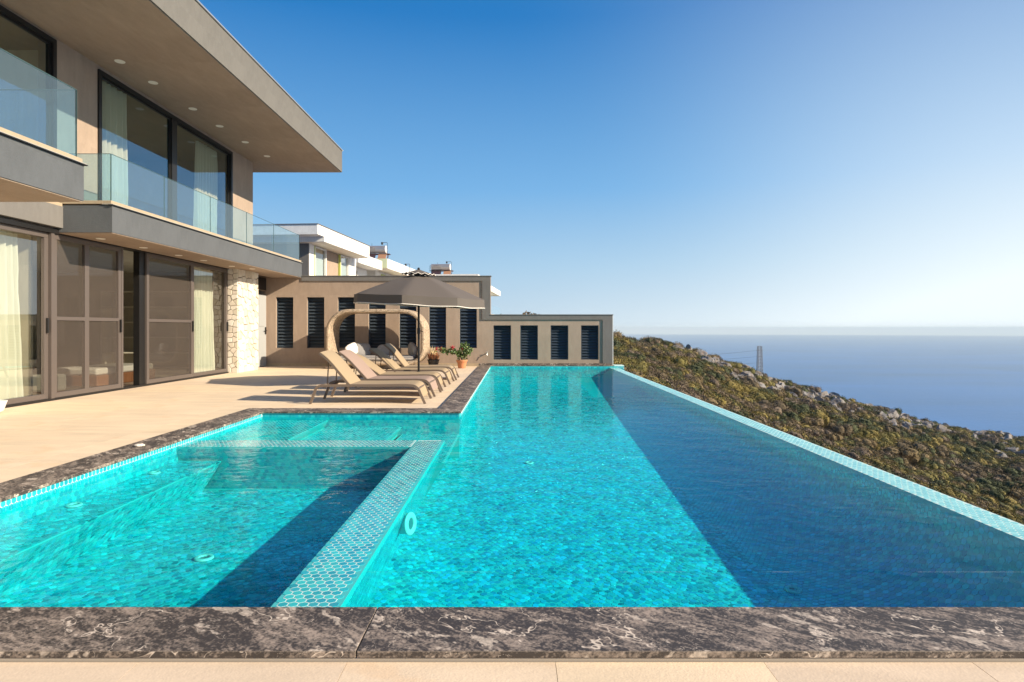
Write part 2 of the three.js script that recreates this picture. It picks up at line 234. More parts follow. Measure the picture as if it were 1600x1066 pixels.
{ // basin: floors and side walls, each with its mosaic
  const basin = setting('pool_basin');
  const fl = new THREE.PlaneGeometry(1, 1, 1, 1); fl.rotateX(-Math.PI / 2); const p = fl.attributes.position;
  for (let i = 0; i < 4; i++) { const z = p.getZ(i) > 0 ? ZF : ZE, x = p.getX(i) > 0 ? XR - 0.9 : XD1 - 0.25; p.setXYZ(i, x, floorY(z), z); }
  fl.computeVertexNormals();
  const mf = part(basin, 'floor', boxUV(fl), M.groutTeal);
  const V = V3(0, floorY(ZE) - floorY(ZF), ZE - ZF).normalize();
  hexField(mf, V3(XD1 - 0.25, floorY(ZF), ZF), X1, V, XR - XD1 + 0.25 - 0.93, ZF - ZE, 0, 5, null, 0.46, 0.35, false, 0.085);
  { // added curve up to the spill edge, shaped so side and floor shade alike
    const CW = 0.95, NA = 14, NZ = 30, pos = [], idx = [], prof = (f, z) => { const d = WL - 0.004 - floorY(z), a = f * Math.PI / 2; return [XR - CW + CW * Math.sin(a), floorY(z) + d * (1 - Math.cos(a))]; };
    for (let j = 0; j <= NZ; j++) for (let i = 0; i <= NA; i++) { const z = lerp(ZF, ZE, j / NZ), [x, y] = prof(i / NA, z); pos.push(x, y, z); }
    for (let j = 0; j < NZ; j++) for (let i = 0; i < NA; i++) { const a = j * (NA + 1) + i, b = a + 1, c = a + NA + 1, d = c + 1; idx.push(a, b, d, a, d, c); }
    const g = new THREE.BufferGeometry(); g.setAttribute('position', new THREE.Float32BufferAttribute(pos, 3)); g.setAttribute('uv', new THREE.Float32BufferAttribute(new Float32Array(pos.length / 3 * 2), 2)); g.setIndex(idx); g.computeVertexNormals();
    const added_cove = part(basin, 'added_cove', g, M.groutTeal), r = rng(515), list = []; let f = 0, row = 0;
    const arc = (z) => { const t = [0]; for (let i = 1; i <= 40; i++) { const a = prof((i - 1) / 40, z), b = prof(i / 40, z); t.push(t[i - 1] + Math.hypot(b[0] - a[0], b[1] - a[1])); } return t; };
    for (let j = 0; (j + 0.55) * HEXP * 0.866 < 11; j++) { const z = ZF - (j + 0.55) * HEXP * 0.866, t = arc(z); for (let i = 0; ; i++) { const u = (i + (j & 1 ? 0.5 : 0)) * HEXP + HEXP * 0.5; if (u > t[40] - HEXP * 0.4) break; let k = 1; while (t[k] < u) k++; const ff = (k - 1 + (u - t[k - 1]) / (t[k] - t[k - 1])) / 40, [x, y] = prof(ff, z), [x2, y2] = prof(Math.min(1, ff + 0.01), z), n = V3(-(y2 - y), x2 - x, 0).normalize(); list.push([V3(x, y, z), n, r(), r(), r()]); } }
    const im = new THREE.InstancedMesh(hexGeo, tileWhite, list.length), c = new THREE.Color(), m = new THREE.Matrix4(), up = V3(0, 1, 0), q4 = new THREE.Quaternion(), one = V3(1, 1, 1); im.name = 'mosaic_tiles'; im.userData.kind = 'stuff'; finish(im);
    list.forEach(([p, n, a, b, d], k) => { im.setMatrixAt(k, m.compose(p.clone().addScaledVector(n, 0.0004 + 0.0012 * d), q4.setFromUnitVectors(up, n), one)); const w = tileTones[Math.floor(a * 6)], s = 0.85 + 0.3 * b; im.setColorAt(k, c.setRGB(w[0] * s, w[1] * s, w[2] * s * (1 + 0.3 * (d - 0.3)))); });
    added_cove.add(im);
  }
  // left pool
  const dl = 0.42, lf = part(basin, 'floor', boxUV(new THREE.PlaneGeometry(XD0 - XL, ZF - ZC0 + 0.14).rotateX(-Math.PI / 2).translate((XL + XD0) / 2, WL - dl, (ZF + ZC0 - 0.14) / 2)), M.groutTeal);
  hexField(lf, V3(XL + 0.1, WL - dl, ZF), X1, Zm, XD0 - XL - 0.1, ZF - ZC0 + 0.1, 0, 6, null, 0.46, 0.20, false, 0.085);
  const bs = new THREE.Shape(); [[XL, -0.13], [XB, -0.13], [XB, -0.14], [XB - 0.18, -0.42], [XL, -0.42]].forEach(([x, y], i) => i ? bs.lineTo(x, y + WL) : bs.moveTo(x, y + WL));
  const bench = part(basin, 'bench', extrude(bs, ZF - ZC0).translate(0, 0, ZC0), M.groutTeal);      // a ledge out from the wall; underside shaped to catch sun like the floor
  hexField(bench, V3(XL, WL - 0.13, ZF), X1, Zm, XB - XL, ZF - ZC0, 0, 7, null, 0.45, 0.1, false, 0.05);
  hexField(bench, V3(XB - 0.18, WL - 0.42, ZF), Zm, V3(0.18, 0.28, 0).normalize(), ZF - ZC0, Math.hypot(0.18, 0.28), 0, 72, null, 0.40);
  // stair beside the deck
  let x0 = XL; [[-2.33, 0.05], [-1.41, 0.13], [XD1, 0.22]].forEach(([x1, d], k) => {
    const ss = new THREE.Shape(); (k < 2 ? [[x0 - 0.1, -1.2], [x1 - 0.058, -1.2], [x1 - 0.058, WL - d - 0.092], [x1, WL - d - 0.004], [x1, WL - d], [x0 - 0.1, WL - d - 0.02]] : [[x0, -1.2], [x1 - 0.3, -1.2], [x1 - 0.3, WL - 0.75], [x1, WL - d - 0.012], [x1, WL - d], [x0, WL - d]]).forEach(([x, y], i) => i ? ss.lineTo(x, y) : ss.moveTo(x, y));  // risers and landing edge undercut, a shape added to dim the sun on them
    const st = part(basin, 'step', extrude(ss, ZC1 - ZS).translate(0, 0, ZS), M.groutTeal); part(basin, 'step_grout', box(x0 + 0.004, x1 - 0.006, WL - d, WL - d + 0.0008, ZS, ZC1 - 0.004), M.groutWhite);
    hexField(st, V3(x0, WL - d + 0.0008, ZC1), X1, Zm, x1 - x0, ZC1 - ZS, 0, 8 + k, null, 0.30);
    x0 = x1;
  });
  // walls under the copings
  const wl = part(basin, 'left_wall', box(XL - 0.25, XL - 0.0006, -1.2, 0.009, ZS - 0.25, ZF + 0.05), M.groutTeal); part(basin, 'wall_grout', box(XL - 0.0005, XL, WL - 0.012, 0.0088, ZS, ZF), M.groutWhite);
  hexField(wl, V3(XL, -0.173, ZF), Zm, Y1, ZF - ZS, 0.18, 230, 21, null, 0.25);
  const ws = part(basin, 'stair_wall', box(XL, XD1 - 0.001, -1.2, 0.009, ZS - 0.25, ZS), M.groutTeal);
  hexField(ws, V3(XL, WL - 0.225, ZS), X1, Y1, XD1 - XL - 0.001, 0.262, 60, 22, null, 0.08);
  const wm = part(basin, 'deck_side_wall', box(XD1 - 0.25, XD1, -1.2, 0.009, ZE - 0.15, ZS - 0.251), M.groutWhite);
  hexField(wm, V3(XD1, WL - 0.55, ZS), Zm, Y1, ZS - ZE, 0.557, 0, 23);
  const we = part(basin, 'end_wall', box(XD1, XO, -1.2, 0.006, ZE - 0.12, ZE), M.groutTeal);
  hexField(we, V3(XD1, WL - 0.30, ZE), X1, Y1, XO - XD1, 0.335, 0, 24);
  part(basin, 'front_wall', box(XL - 0.25, XO, -1.2, 0.008, ZF, ZF + 0.2), M.groutTeal);
  part(basin, 'base_slab', box(XL - 0.25, XO, -1.45, -1.2, ZE - 0.15, ZF + 0.2), M.mortar);
}
{ // the low wall, just awash, between the two pools
  const div = setting('pool_divider');
  const ds = new THREE.Shape(), TP = 0.235; [[XD0, -1.2], [XD0, WL + 0.0005], [XD1, WL + 0.0005], [XD1, WL - 0.03], [XD1 - TP, WL - 0.66], [XD1 - TP, -1.2]].forEach(([x, y], i) => i ? ds.lineTo(x, y) : ds.moveTo(x, y));  // right face undercut, a shape added to weaken the sunlight falling on it
  const a = part(div, 'wall', extrude(ds, ZF - ZC1).translate(0, 0, ZC1), M.groutTeal); part(div, 'grout', box(XD0 + 0.020, XD1 - 0.030, WL + 0.0006, WL + 0.0015, ZC1 + 0.004, ZF), M.groutWhite);
  hexField(a, V3(XD0, WL + 0.0015, ZF), X1, Zm, XD1 - XD0, ZF - ZC1, 250, 31, null, 0.2);
  hexField(a, V3(XD1 - TP + 0.001, WL - 0.66, ZF), Zm, V3(TP, 0.63, 0).normalize(), ZF - ZC1, Math.hypot(TP, 0.63), 50, 32, (p) => p.y < floorY(p.z) + 0.01, 0.3);
  hexField(a, V3(XD0, WL - 0.45, ZC0), Z1, Y1, ZF - ZC0, 0.42, 0, 33, null, 0.3);
  const cs = new THREE.Shape(), CT = 0.12; [[-ZC0, WL + 0.0003], [-ZC0, WL - 0.02], [-ZC0 + CT, WL - 0.43], [-ZC0 + CT, -1.2], [-ZC1, -1.2], [-ZC1, WL + 0.0003]].forEach(([z, y], i) => i ? cs.lineTo(z, y) : cs.moveTo(z, y));  // face leans back below so it turns dark; shade made by added undercut
  const b = part(div, 'cross_wall', boxUV(extrude(cs, XD0 - XL).rotateY(Math.PI / 2).translate(XL, 0, 0)), M.groutTeal); part(div, 'grout', box(XL, XD0, WL + 0.0004, WL + 0.0013, ZC1 + 0.004, ZC0 - 0.004), M.groutWhite);
  hexField(b, V3(XL, WL + 0.0013, ZC0), X1, Zm, XD0 - XL, ZC0 - ZC1, 0, 34, null, 0.2);
  hexField(b, V3(XL, WL - 0.43, ZC0 - CT), X1, V3(0, 0.41, CT).normalize(), XD0 - XL, Math.hypot(0.41, CT), 0, 35, null, 0.08);
}
{ // the edge the water spills over
  const inf = setting('infinity_edge');
  const w = part(inf, 'spillway_wall', box(XR, XO, -2.6, WL, ZE, -1.9), M.groutTeal); part(inf, 'grout', box(XR + 0.003, XO - 0.001, WL + 0.0001, WL + 0.001, ZE, ZF), M.groutWhite);
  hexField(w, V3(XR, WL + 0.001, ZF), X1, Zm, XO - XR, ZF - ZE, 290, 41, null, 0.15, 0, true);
  const blk = part(inf, 'corner_block', rbox(XO - 0.08, XO + 0.20, -0.6, 0.035, ZE - 0.30, ZE - 0.001, 0.012), M.groutWhite);
  hexField(blk, V3(XO - 0.08, -0.10, ZE), X1, Y1, 0.28, 0.12, 0, 43);
}
{
  const s = new THREE.Shape(); [[XL, -ZF], [XR, -ZF], [XR, -ZE], [XD1, -ZE], [XD1, -ZS], [XL, -ZS]].forEach(([x, y], k) => k ? s.lineTo(x, y) : s.moveTo(x, y));
  const g = new THREE.ShapeGeometry(s); g.rotateX(-Math.PI / 2); g.translate(0, WL, 0);
  const o = finish(new THREE.Mesh(g, M.water)); o.name = 'pool_water'; o.userData = { kind: 'structure' }; scene.add(o);
}
// ---------------------------------------------------------------- marble coping, slab by slab
{
  const cop = setting('pool_coping'), r = rng(77);
  const slab = (x0, x1, z0, z1, along) => {
    const g = rbox(x0 + 0.0012, x1 - 0.0012, 0.010, 0.034, z0 + 0.0012, z1 - 0.0012, 0.004, 2), uv = g.attributes.uv, ou = r(), ov = r();
    for (let i = 0; i < uv.count; i++) { let u = uv.getX(i), v = uv.getY(i); if (along) [u, v] = [v, u]; uv.setXY(i, u * 0.62 + ou, v * 0.62 + ov); }
    part(cop, 'slab', g, M.marble);
  };
  const run = (x0, x1, z0, z1, joints, along) => { const e = along ? [z0, ...joints, z1] : [x0, ...joints, x1]; for (let i = 0; i + 1 < e.length; i++) along ? slab(x0, x1, e[i], e[i + 1], true) : slab(e[i], e[i + 1], z0, z1, false); };
  run(-3.75, 3.05, -2.286, -1.97, [-2.4, -0.51, 1.93], false);
  run(-3.45, -3.13, -7.97, -2.286, [-6.4, -4.9, -3.5], true);
  run(-3.13, -0.67, -7.97, -7.64, [-1.63], false);
  run(-0.985, -0.67, -17.16, -7.97, [-15.6, -14.1, -12.6, -11.1, -9.55], true);
  run(-0.985, 2.74, -17.235, -17.16, [0.55], false);
  part(cop, 'bed', [box(-3.75, 3.05, -0.02, 0.0095, -2.27, -1.975), box(-3.447, -3.16, -0.02, 0.0095, -7.96, -2.27), box(-3.16, -0.70, -0.02, 0.0092, -7.967, -7.665), box(-0.982, -0.70, -0.02, 0.0095, -17.2, -7.967)], M.mortar);
}
// ---------------------------------------------------------------- terrace of large pale tiles
{
  const deck = setting('terrace_deck'), r = rng(91), pav = [1, 0.965, 1.02, 0.985].map((k) => { const m = M.deck.clone(); m.color = rgb(k, k, k * (2 - k)); return m; });
  part(deck, 'bed', [box(-7.3, -3.45, -0.5, -0.014, -17.3, 4), box(-3.45, -0.985, -0.5, -0.014, -17.3, -7.97), box(-3.45, 4.5, -0.5, -0.014, -1.975, 4)], M.mortar);
  const lay = (x0, x1, z0, z1, ox, oz, tw = 0.667, tl = 1.334) => {
    for (let i = Math.floor((x0 - ox) / tw); ox + i * tw < x1; i++) for (let j = Math.floor((z0 - oz) / tl); oz + j * tl < z1; j++) {
      const a = Math.max(x0, ox + i * tw), b = Math.min(x1, ox + (i + 1) * tw), c = Math.max(z0, oz + j * tl), d = Math.min(z1, oz + (j + 1) * tl);
      if (b - a < 0.02 || d - c < 0.02) continue;
      const g = box(a + 0.0008, b - 0.0008, -0.016, (r() - 0.5) * 0.0006, c + 0.0008, d - 0.0008), uv = g.attributes.uv, ou = r() * 2, ov = r() * 2;
      for (let k = 0; k < uv.count; k++) uv.setXY(k, uv.getX(k) + ou, uv.getY(k) + ov);
      part(deck, 'paver', g, pav[Math.floor(r() * 4)]);
    }
  };
  lay(-7.28, -3.452, -17.3, -1.97, 0.13, 0.4, 1.334, 1.334);
  lay(-3.452, -0.987, -17.3, -7.972, 0.13, 0.4, 1.334, 1.334);
  lay(-7.28, 4.5, -1.968, 3.9, 0.13, -1.968);
}
{ // fittings under water
  const ring = (R) => { const g = lathe([[R * 0.5, 0.001], [R * 0.56, 0.013], [R * 0.72, 0.008], [R * 0.86, 0.014], [R, 0.006], [R, 0.0005]], 28); return g; };
  const white = std([0.62, 0.60, 0.56], { roughness: 0.35 });
  const put = (name, label, cat, R, p, n, group) => { const o = thing(name, label, cat, p, group); o.quaternion.setFromUnitVectors(Y1, n); part(o, 'flange', ring(R), white); part(o, 'lens', new THREE.CylinderGeometry(R * 0.52, R * 0.52, 0.003, 24).translate(0, 0.002, 0), std([0.10, 0.16, 0.17], { roughness: 0.1 })); part(o, 'housing', new THREE.CylinderGeometry(R * 0.9, R * 0.9, 0.09, 24).translate(0, -0.046, 0), white);
    for (let k = 0; k < 8; k++) part(o, 'screw', new THREE.CylinderGeometry(R * 0.05, R * 0.05, 0.006, 6).translate(Math.cos(k * Math.PI / 4) * R * 0.9, 0.008, Math.sin(k * Math.PI / 4) * R * 0.9), M.steel); return o; };
  put('pool_light', 'round white pool light on the side of the low tiled divider, under water', 'pool light', 0.075, [XD1 - 0.01, -0.235, -4.1], V3(0.94, 0.08, 0.33).normalize());
  put('floor_drain', 'round white drain in the shaded part of the deep pool floor', 'drain', 0.055, [1.81, floorY(-3.99) + 0.004, -3.99], Y1);
  put('floor_drain', 'round white drain in the floor of the small left pool', 'drain', 0.06, [-2.05, WL - 0.416, -4.05], Y1);
  put('floor_drain', 'round white drain in the sunlit middle of the deep pool floor', 'drain', 0.055, [0.17, floorY(-7.4) + 0.004, -7.4], Y1);
  put('bench_jet', 'pale round fitting on the underwater bench by the left wall, nearest the camera', 'pool jet', 0.05, [-3.05, WL - 0.126, -4.25], Y1);
  put('bench_jet', 'pale round fitting on the underwater bench by the left wall, the farther one', 'pool jet', 0.045, [-3.05, WL - 0.126, -5.2], Y1);
  const g = new THREE.IcosahedronGeometry(0.04, 2); g.scale(1.1, 0.32, 0.8); const q = g.attributes.position, r = rng(3); for (let i = 0; i < q.count; i++) { const s = 0.85 + 0.3 * vnoise(q.getX(i) * 60 + 9, q.getZ(i) * 60 + q.getY(i) * 50 + 9, 0, 5); q.setXYZ(i, q.getX(i) * s, q.getY(i) * s, q.getZ(i) * s); } g.computeVertexNormals();
  const st = single('pebble', g, M.offWhite, 'small pale pebble lying on the marble coping of the left pool', 'pebble'); st.position.set(-3.29, 0.045, -5.38);
}
// ---------------------------------------------------------------- sea and hillside
{
  const g = new THREE.CircleGeometry(31000, 128); g.rotateX(-Math.PI / 2); const p = g.attributes.position, uv = g.attributes.uv; for (let i = 0; i < p.count; i++) uv.setXY(i, p.getX(i) / 260, p.getZ(i) / 260);
  const sea = finish(new THREE.Mesh(g, phys([0.004, 0.125, 0.38], { map: rep(tWind, 0.075, 0.075), roughness: 0.32, ior: 1.333, specularIntensity: 0.55, bumpMap: tSea, bumpScale: 1.4 }))); sea.name = 'sea'; sea.position.y = -300; sea.userData = { kind: 'structure' }; scene.add(sea);
}
const crest = [[-120, 26, -105], [-90, 22, -110], [-50, 17, -122], [-16, 4.0, -150], [4.8, 0.2, -158], [27, -2.3, -172], [49, -5.8, -200], [80, -14, -240], [107, -20.8, -270], [155, -33.8, -300], [205, -47, -320], [246, -56.5, -330], [282, -61, -340], [330, -71, -355], [420, -95, -380]];
const nearRow = [[-100, -1, -36], [-60, -1.2, -38], [-30, -1.5, -40], [-8, -2, -43], [2, -2.2, -45], [8.4, -2.7, -48], [13, -4.3, -52], [20, -7, -57], [27, -9.8, -61], [37.6, -14, -65], [46, -17.2, -65], [54, -20.3, -65], [61, -23, -65], [70, -26.5, -65], [85, -33, -60]];
const baseRow = [[-100, -2, -22], [-60, -2, -22], [-30, -2, -21], [-8, -2, -20.5], [2, -2.5, -20.5], [3.4, -2.6, -20], [4, -3, -18], [4.6, -3.6, -15], [5, -4.2, -12], [5.4, -5, -8], [5.6, -5.6, -5], [6, -6.5, -2], [6.5, -7.5, 2], [7.5, -9, 8], [10, -12, 16]];
const rows4 = [baseRow, nearRow, crest, crest.map(([x, y, z], i) => [x + 14, y - 16, z - 40]), crest.map(([x, y, z]) => [x + 130, -330, z - 420])];
const at15 = (row, s) => { const f = clamp(s, 0, 1) * 14, i = Math.min(13, Math.floor(f)), t = f - i, a = row[i], b = row[i + 1]; return [0, 1, 2].map((k) => lerp(a[k], b[k], t)); };
function ground(s, t) {                                           // t: 0 at the pool's foot, 1 the near slope, 2 the crest, 3 and 4 beyond it
  const i = Math.min(3, Math.floor(t)), f = t - i, a = at15(rows4[i], s), b = at15(rows4[i + 1], s), p = [0, 1, 2].map((k) => lerp(a[k], b[k], f));
  const amp = t < 1 ? 0.4 * t : lerp(0.5, 2.4, clamp(t - 1));
  p[1] += (fbm(p[0] * 0.05 + 50, p[2] * 0.05 + 90, 0, 5, 4) - 0.5) * amp * 2.2 + (fbm(p[0] * 0.22 + 50, p[2] * 0.22 + 90, 0, 15, 3) - 0.5) * amp * 0.8;
  if (t > 1 && t < 2) p[1] -= Math.sin((t - 1) * Math.PI) * 1.6;
  return p;
}
{
  const NS = 260, NT = 300, pos = [], uv = [], idx = [];
  for (let j = 0; j <= NT; j++) for (let i = 0; i <= NS; i++) { const p = ground(i / NS, j / NT * 4); pos.push(...p); uv.push(p[0] / 14, p[2] / 14); }
  for (let j = 0; j < NT; j++) for (let i = 0; i < NS; i++) { const a = j * (NS + 1) + i, b = a + 1, c = a + NS + 1, d = c + 1; idx.push(a, b, d, a, d, c); }
  const g = new THREE.BufferGeometry(); g.setAttribute('position', new THREE.Float32BufferAttribute(pos, 3)); g.setAttribute('uv', new THREE.Float32BufferAttribute(uv, 2)); g.setIndex(idx); g.computeVertexNormals();
  const o = finish(new THREE.Mesh(g, std([1, 1, 1], { map: tEarth, roughness: 1, bumpMap: tGrit, bumpScale: 0.08 }))); o.name = 'hillside'; o.userData = { kind: 'structure' }; scene.add(o);
}
// ---------------------------------------------------------------- the villa on the left
const villa = thing('villa', 'two-storey taupe villa with deep flat roof, balconies and sliding glass doors', 'house', [-8, 0, -11]);
{
  const XW = -6.85;                                              // plane of doors and windows
  const Y2 = 2.91, YS = 5.41;
  // roof, soffit, flashing
  const roof = wpart(villa, 'roof', box(-13, -4.81, YS, 6.005, -17.1, 1.5), M.fasciaRoof);
  wpart(roof, 'soffit', box(-13, -4.835, YS - 0.012, YS - 0.0005, -17.07, 1.5), M.stucco);
  wpart(roof, 'flashing', [box(-4.83, -4.785, 6.006, 6.03, -17.13, 1.5), box(-13, -4.83, 6.006, 6.03, -17.13, -17.08)], M.flash);
  for (const [x, y] of [[187, 96], [239, 129], [301, 170], [343, 197], [383, 222], [417, 244]]) {
    const D = FOC * (YS - 0.012 - EYE) / (VPY - y), X = (x - VPX) * D / FOC;
    const d = wpart(villa, 'downlight', lathe([[0.0001, 0], [0.052, 0], [0.058, -0.003], [0.075, -0.006], [0.078, 0], [0.078, 0.004]], 24).translate(X, YS - 0.013, -D), M.lamp); d.userData.label = 'round pale recessed light in the roof soffit';
  }
  // upper walls
  const upper = [box(XW - 0.25, XW, Y2, YS - 0.013, -10.08, -9.15), box(XW - 0.25, XW, Y2, YS - 0.013, -16.06, -14.86), box(XW - 0.249, XW - 0.001, 5.33, YS - 0.013, -14.86, -10.08), box(XW - 0.249, XW - 0.001, 5.36, YS - 0.013, -9.15, 1.5), box(XW - 6, XW - 0.25, Y2, YS - 0.013, -16.06, -15.86), box(XW - 0.249, XW - 0.001, Y2, YS - 0.013, 1.0, 1.5)];
  wpart(villa, 'upper_wall', upper, M.stucco);
  // upper rooms
  wpart(villa, 'upper_room', [box(-12.4, -12.2, Y2, YS - 0.014, -15.85, 1.5), box(-12.2, XW - 0.251, Y2, YS - 0.014, -9.7, -9.55), box(-12.2, XW - 0.05, Y2 - 0.02, Y2 + 0.02, -15.85, 1.5)], M.interior);
  // upper windows
  const win = (D0, D1, Y0, Y1, mull, name = 'window') => {
    const f = wpart(villa, name, [...frameZ(XW - 0.03, D0, D1, Y0, Y1, 0.07, 0.12), ...mull.map((m) => box(XW - 0.085, XW + 0.02, Y0 + 0.07, Y1 - 0.07, -m - 0.09, -m + 0.09))], M.blackMetal);
    const e = [D0 + 0.07, ...mull.flatMap((m) => [m - 0.09, m + 0.09]), D1 - 0.07];
    for (let i = 0; i < e.length; i += 2) { wpart(f, 'pane', paneZ(XW - 0.03 - 0.02 * (i / 2), e[i], e[i + 1], Y0 + 0.07, Y1 - 0.07), M.glassOlive); wpart(f, 'solar_coating', paneZ(XW - 0.026 - 0.02 * (i / 2), e[i], e[i + 1], Y0 + 0.07, Y1 - 0.07), M.coating, 'blue mirror coating on the glass'); wpart(f, 'sash', frameZ(XW - 0.03 - 0.02 * (i / 2), e[i] + 0.001, e[i + 1] - 0.001, Y0 + 0.071, Y1 - 0.071, 0.035, 0.04), M.blackMetal); }
  };
  win(10.08, 14.86, Y2 + 0.02, 5.33, [12.33]);
  win(5.2, 9.15, Y2 + 0.02, 5.36, []);
  // balconies: slab, drip edge, kerb, glass
  const balcony = (X, D0, D1, inner, glassTop, joints, endFar, label) => {
    const s = wpart(villa, 'balcony', box(inner, X, 2.50, 2.90, -D1, -D0), M.fascia, label);
    wpart(s, 'soffit', box(inner, X - 0.012, 2.488, 2.4995, -D1 + 0.012, -D0 - 0.012), M.stucco);
    wpart(s, 'drip_edge', [box(X - 0.05, X + 0.028, 2.9005, 2.912, -D1 - 0.028, -D0 + 0.028)], M.blackMetal);
    wpart(s, 'stone_cap', [box(X - 0.14, X + 0.022, 2.9125, 2.922, -D1 - 0.02, -D0 + 0.02)], M.capStone);
    wpart(s, 'kerb', [rbox(X - 0.13, X - 0.012, 2.9225, 2.975, -D1, -D0, 0.006), ...(endFar ? [] : []), rbox(inner, X - 0.131, 2.9225, 2.974, -D0 - 0.12, -D0, 0.006)], M.beige);
    const gx = X - 0.05, e = [D0 + 0.05, ...joints, D1 - 0.05];
    const sheet = (g, t) => { const o = wpart(s, 'glass_panel', g, M.glassClear); return o; };
    for (let i = 0; i + 1 < e.length; i++) { const o = sheet(paneZ(gx, e[i] + 0.006, e[i + 1] - 0.006, 2.975, glassTop)); o.userData.label = 'clear frameless balustrade glass'; wpart(s, 'glass_edge', [box(gx - 0.006, gx + 0.006, glassTop, glassTop + 0.006, -e[i + 1] + 0.006, -e[i] - 0.006), box(gx - 0.006, gx + 0.006, 2.975, glassTop, -e[i + 1] + 0.001, -e[i + 1] + 0.006)], M.glassEdge); }
    for (const D of [D0 + 0.05, ...(endFar ? [D1 - 0.05] : [])]) { const g = new THREE.PlaneGeometry(gx - inner, glassTop - 2.975).translate((gx + inner) / 2, (glassTop + 2.975) / 2, -D); sheet(g); wpart(s, 'glass_edge', [box(inner, gx, glassTop, glassTop + 0.006, -D - 0.006, -D + 0.006), box(gx - 0.006, gx + 0.006, 2.975, glassTop, -D - 0.006, -D + 0.006)], M.glassEdge); }
  };
  balcony(-6.0, 9.15, 17.29, XW + 0.001, 3.68, [10.6, 12.2, 13.85, 15.4], true);
  balcony(-4.85, 2.2, 6.91, XW + 0.001, 3.73, [3.8, 5.4], true);
  wpart(villa, 'floor_slab', [box(-13, XW, 2.52, Y2 - 0.021, -17.29, 1.5)], M.stucco);
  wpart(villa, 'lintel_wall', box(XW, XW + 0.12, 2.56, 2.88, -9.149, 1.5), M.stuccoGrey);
  wpart(villa, 'upper_kerb', box(XW + 0.002, XW + 0.11, 2.8805, 2.93, -9.149, -6.92), M.beige);
  for (const [x, y] of [[157, 373], [224, 387], [279, 399], [318, 407], [362, 416], [394, 420]]) { const D = FOC * (2.488 - EYE) / (VPY - y), X = Math.max(-6.75, (x - VPX) * D / FOC); wpart(villa, 'downlight', lathe([[0.0001, 0], [0.045, 0], [0.05, -0.003], [0.064, -0.006], [0.067, 0], [0.067, 0.004]], 24).translate(X, 2.487, -D), M.lamp, 'round pale recessed light under the balcony'); }
  // ground floor: doors
  const head = 2.47;
  wpart(villa, 'door_track', [box(XW - 0.15, XW + 0.04, head, 2.499, -14.63, -9.152), box(XW - 0.15, XW + 0.06, head, 2.535, -9.15, 1.5), box(XW - 0.15, XW + 0.03, 0.0005, 0.035, -14.63, 1.5)], M.blackMetal);
  const leaf = (D0, D1, X, rails, stiles, glass, screen, name, label) => {
    const f = wpart(villa, name, [...frameZ(X, D0, D1, 0.036, head - 0.001, 0.075, 0.05), ...rails.map((y) => box(X - 0.024, X + 0.024, y - 0.028, y + 0.028, -D1 + 0.075, -D0 - 0.075)), ...stiles.map((d) => box(X - 0.0235, X + 0.0235, 0.111, head - 0.076, -d - 0.05, -d + 0.05))], M.taupeMetal, label);
    if (glass) wpart(f, 'pane', paneZ(X - 0.03, D0 + 0.07, D1 - 0.07, 0.11, head - 0.075), M.glass);
    if (screen) wpart(f, 'insect_screen', paneZ(X + 0.006, D0 + 0.07, D1 - 0.07, 0.11, head - 0.075), M.screen);
    wpart(f, 'handle', rbox(X + 0.025, X + 0.06, 1.0, 1.22, -D1 + 0.025, -D1 + 0.05, 0.006), M.blackMetal);
    return f;
  };
  leaf(5.0, 7.1, XW - 0.02, [], [], true, false, 'sliding_door');
  leaf(7.1, 9.01, XW - 0.02, [], [], true, false, 'sliding_door', 'glass door with pale curtain behind');
  wpart(villa, 'door_post', box(XW - 0.10, XW + 0.05, 0.036, head - 0.001, -9.075, -9.012), M.taupeMetal);
  leaf(9.08, 10.65, XW, [1.216], [9.80], true, true, 'sliding_door', 'door covered by a brown insect screen');
  wpart(villa, 'door_post', box(XW - 0.12, XW - 0.01, 0.036, head - 0.001, -11.385, -11.22), M.blackMetal);
  wpart(villa, 'door_post', box(XW - 0.02, XW + 0.03, 0.036, head - 0.001, -10.70, -10.651), M.taupeMetal);
  leaf(11.39, 13.03, XW, [1.216], [], true, true, 'sliding_door', 'door covered by a brown insect screen');
  leaf(13.032, 14.63, XW - 0.02, [], [], true, false, 'sliding_door', 'glass door beside the stone pillar');
  // ground-floor room
  wpart(villa, 'room', [box(-12.4, -12.2, 0, 2.519, -15.8, 1.5), box(-12.2, -7.29, 0, 2.519, -15.9, -15.8), box(-12.2, XW - 0.26, 0.02, 2.519, -9.06, -9.02)], M.interior);
  wpart(villa, 'room_floor', box(-12.2, XW - 0.16, -0.3, 0.012, -15.8, 1.5), M.interiorFloor);
  wpart(villa, 'room_ceiling', box(-12.2, XW - 0.16, 2.505, 2.5195, -15.8, 1.5), M.white);
  // recess with the side door
  wpart(villa, 'recess_wall', [box(-7.6, -7.0, 0, 2.4875, -16.16, -15.8), box(-7.6, -7.001, 2.12, 2.4875, -17.26, -16.16), box(-7.6, -7.0, 0, 2.4875, -17.295, -17.26)], M.stucco);
  const grey = std([0.34, 0.35, 0.35], { roughness: 0.5 }), sd = wpart(villa, 'side_door', [rbox(-7.03, -6.985, 0.015, 2.0, -17.25, -16.18, 0.004)], grey, 'grey panelled entrance door in the shaded recess');
  for (const [a, b] of [[0.2, 0.85], [1.12, 1.85]]) wpart(sd, 'panel', [rbox(-6.988, -6.974, a, b, -17.1, -16.76, 0.006), rbox(-6.988, -6.974, a, b, -16.66, -16.32, 0.006)], grey);
  wpart(sd, 'handle', [rbox(-6.985, -6.955, 0.90, 1.10, -17.2, -17.15, 0.006), bar([-6.94, 1.0, -17.18], [-6.94, 1.0, -17.05], 0.012)], M.blackMetal);
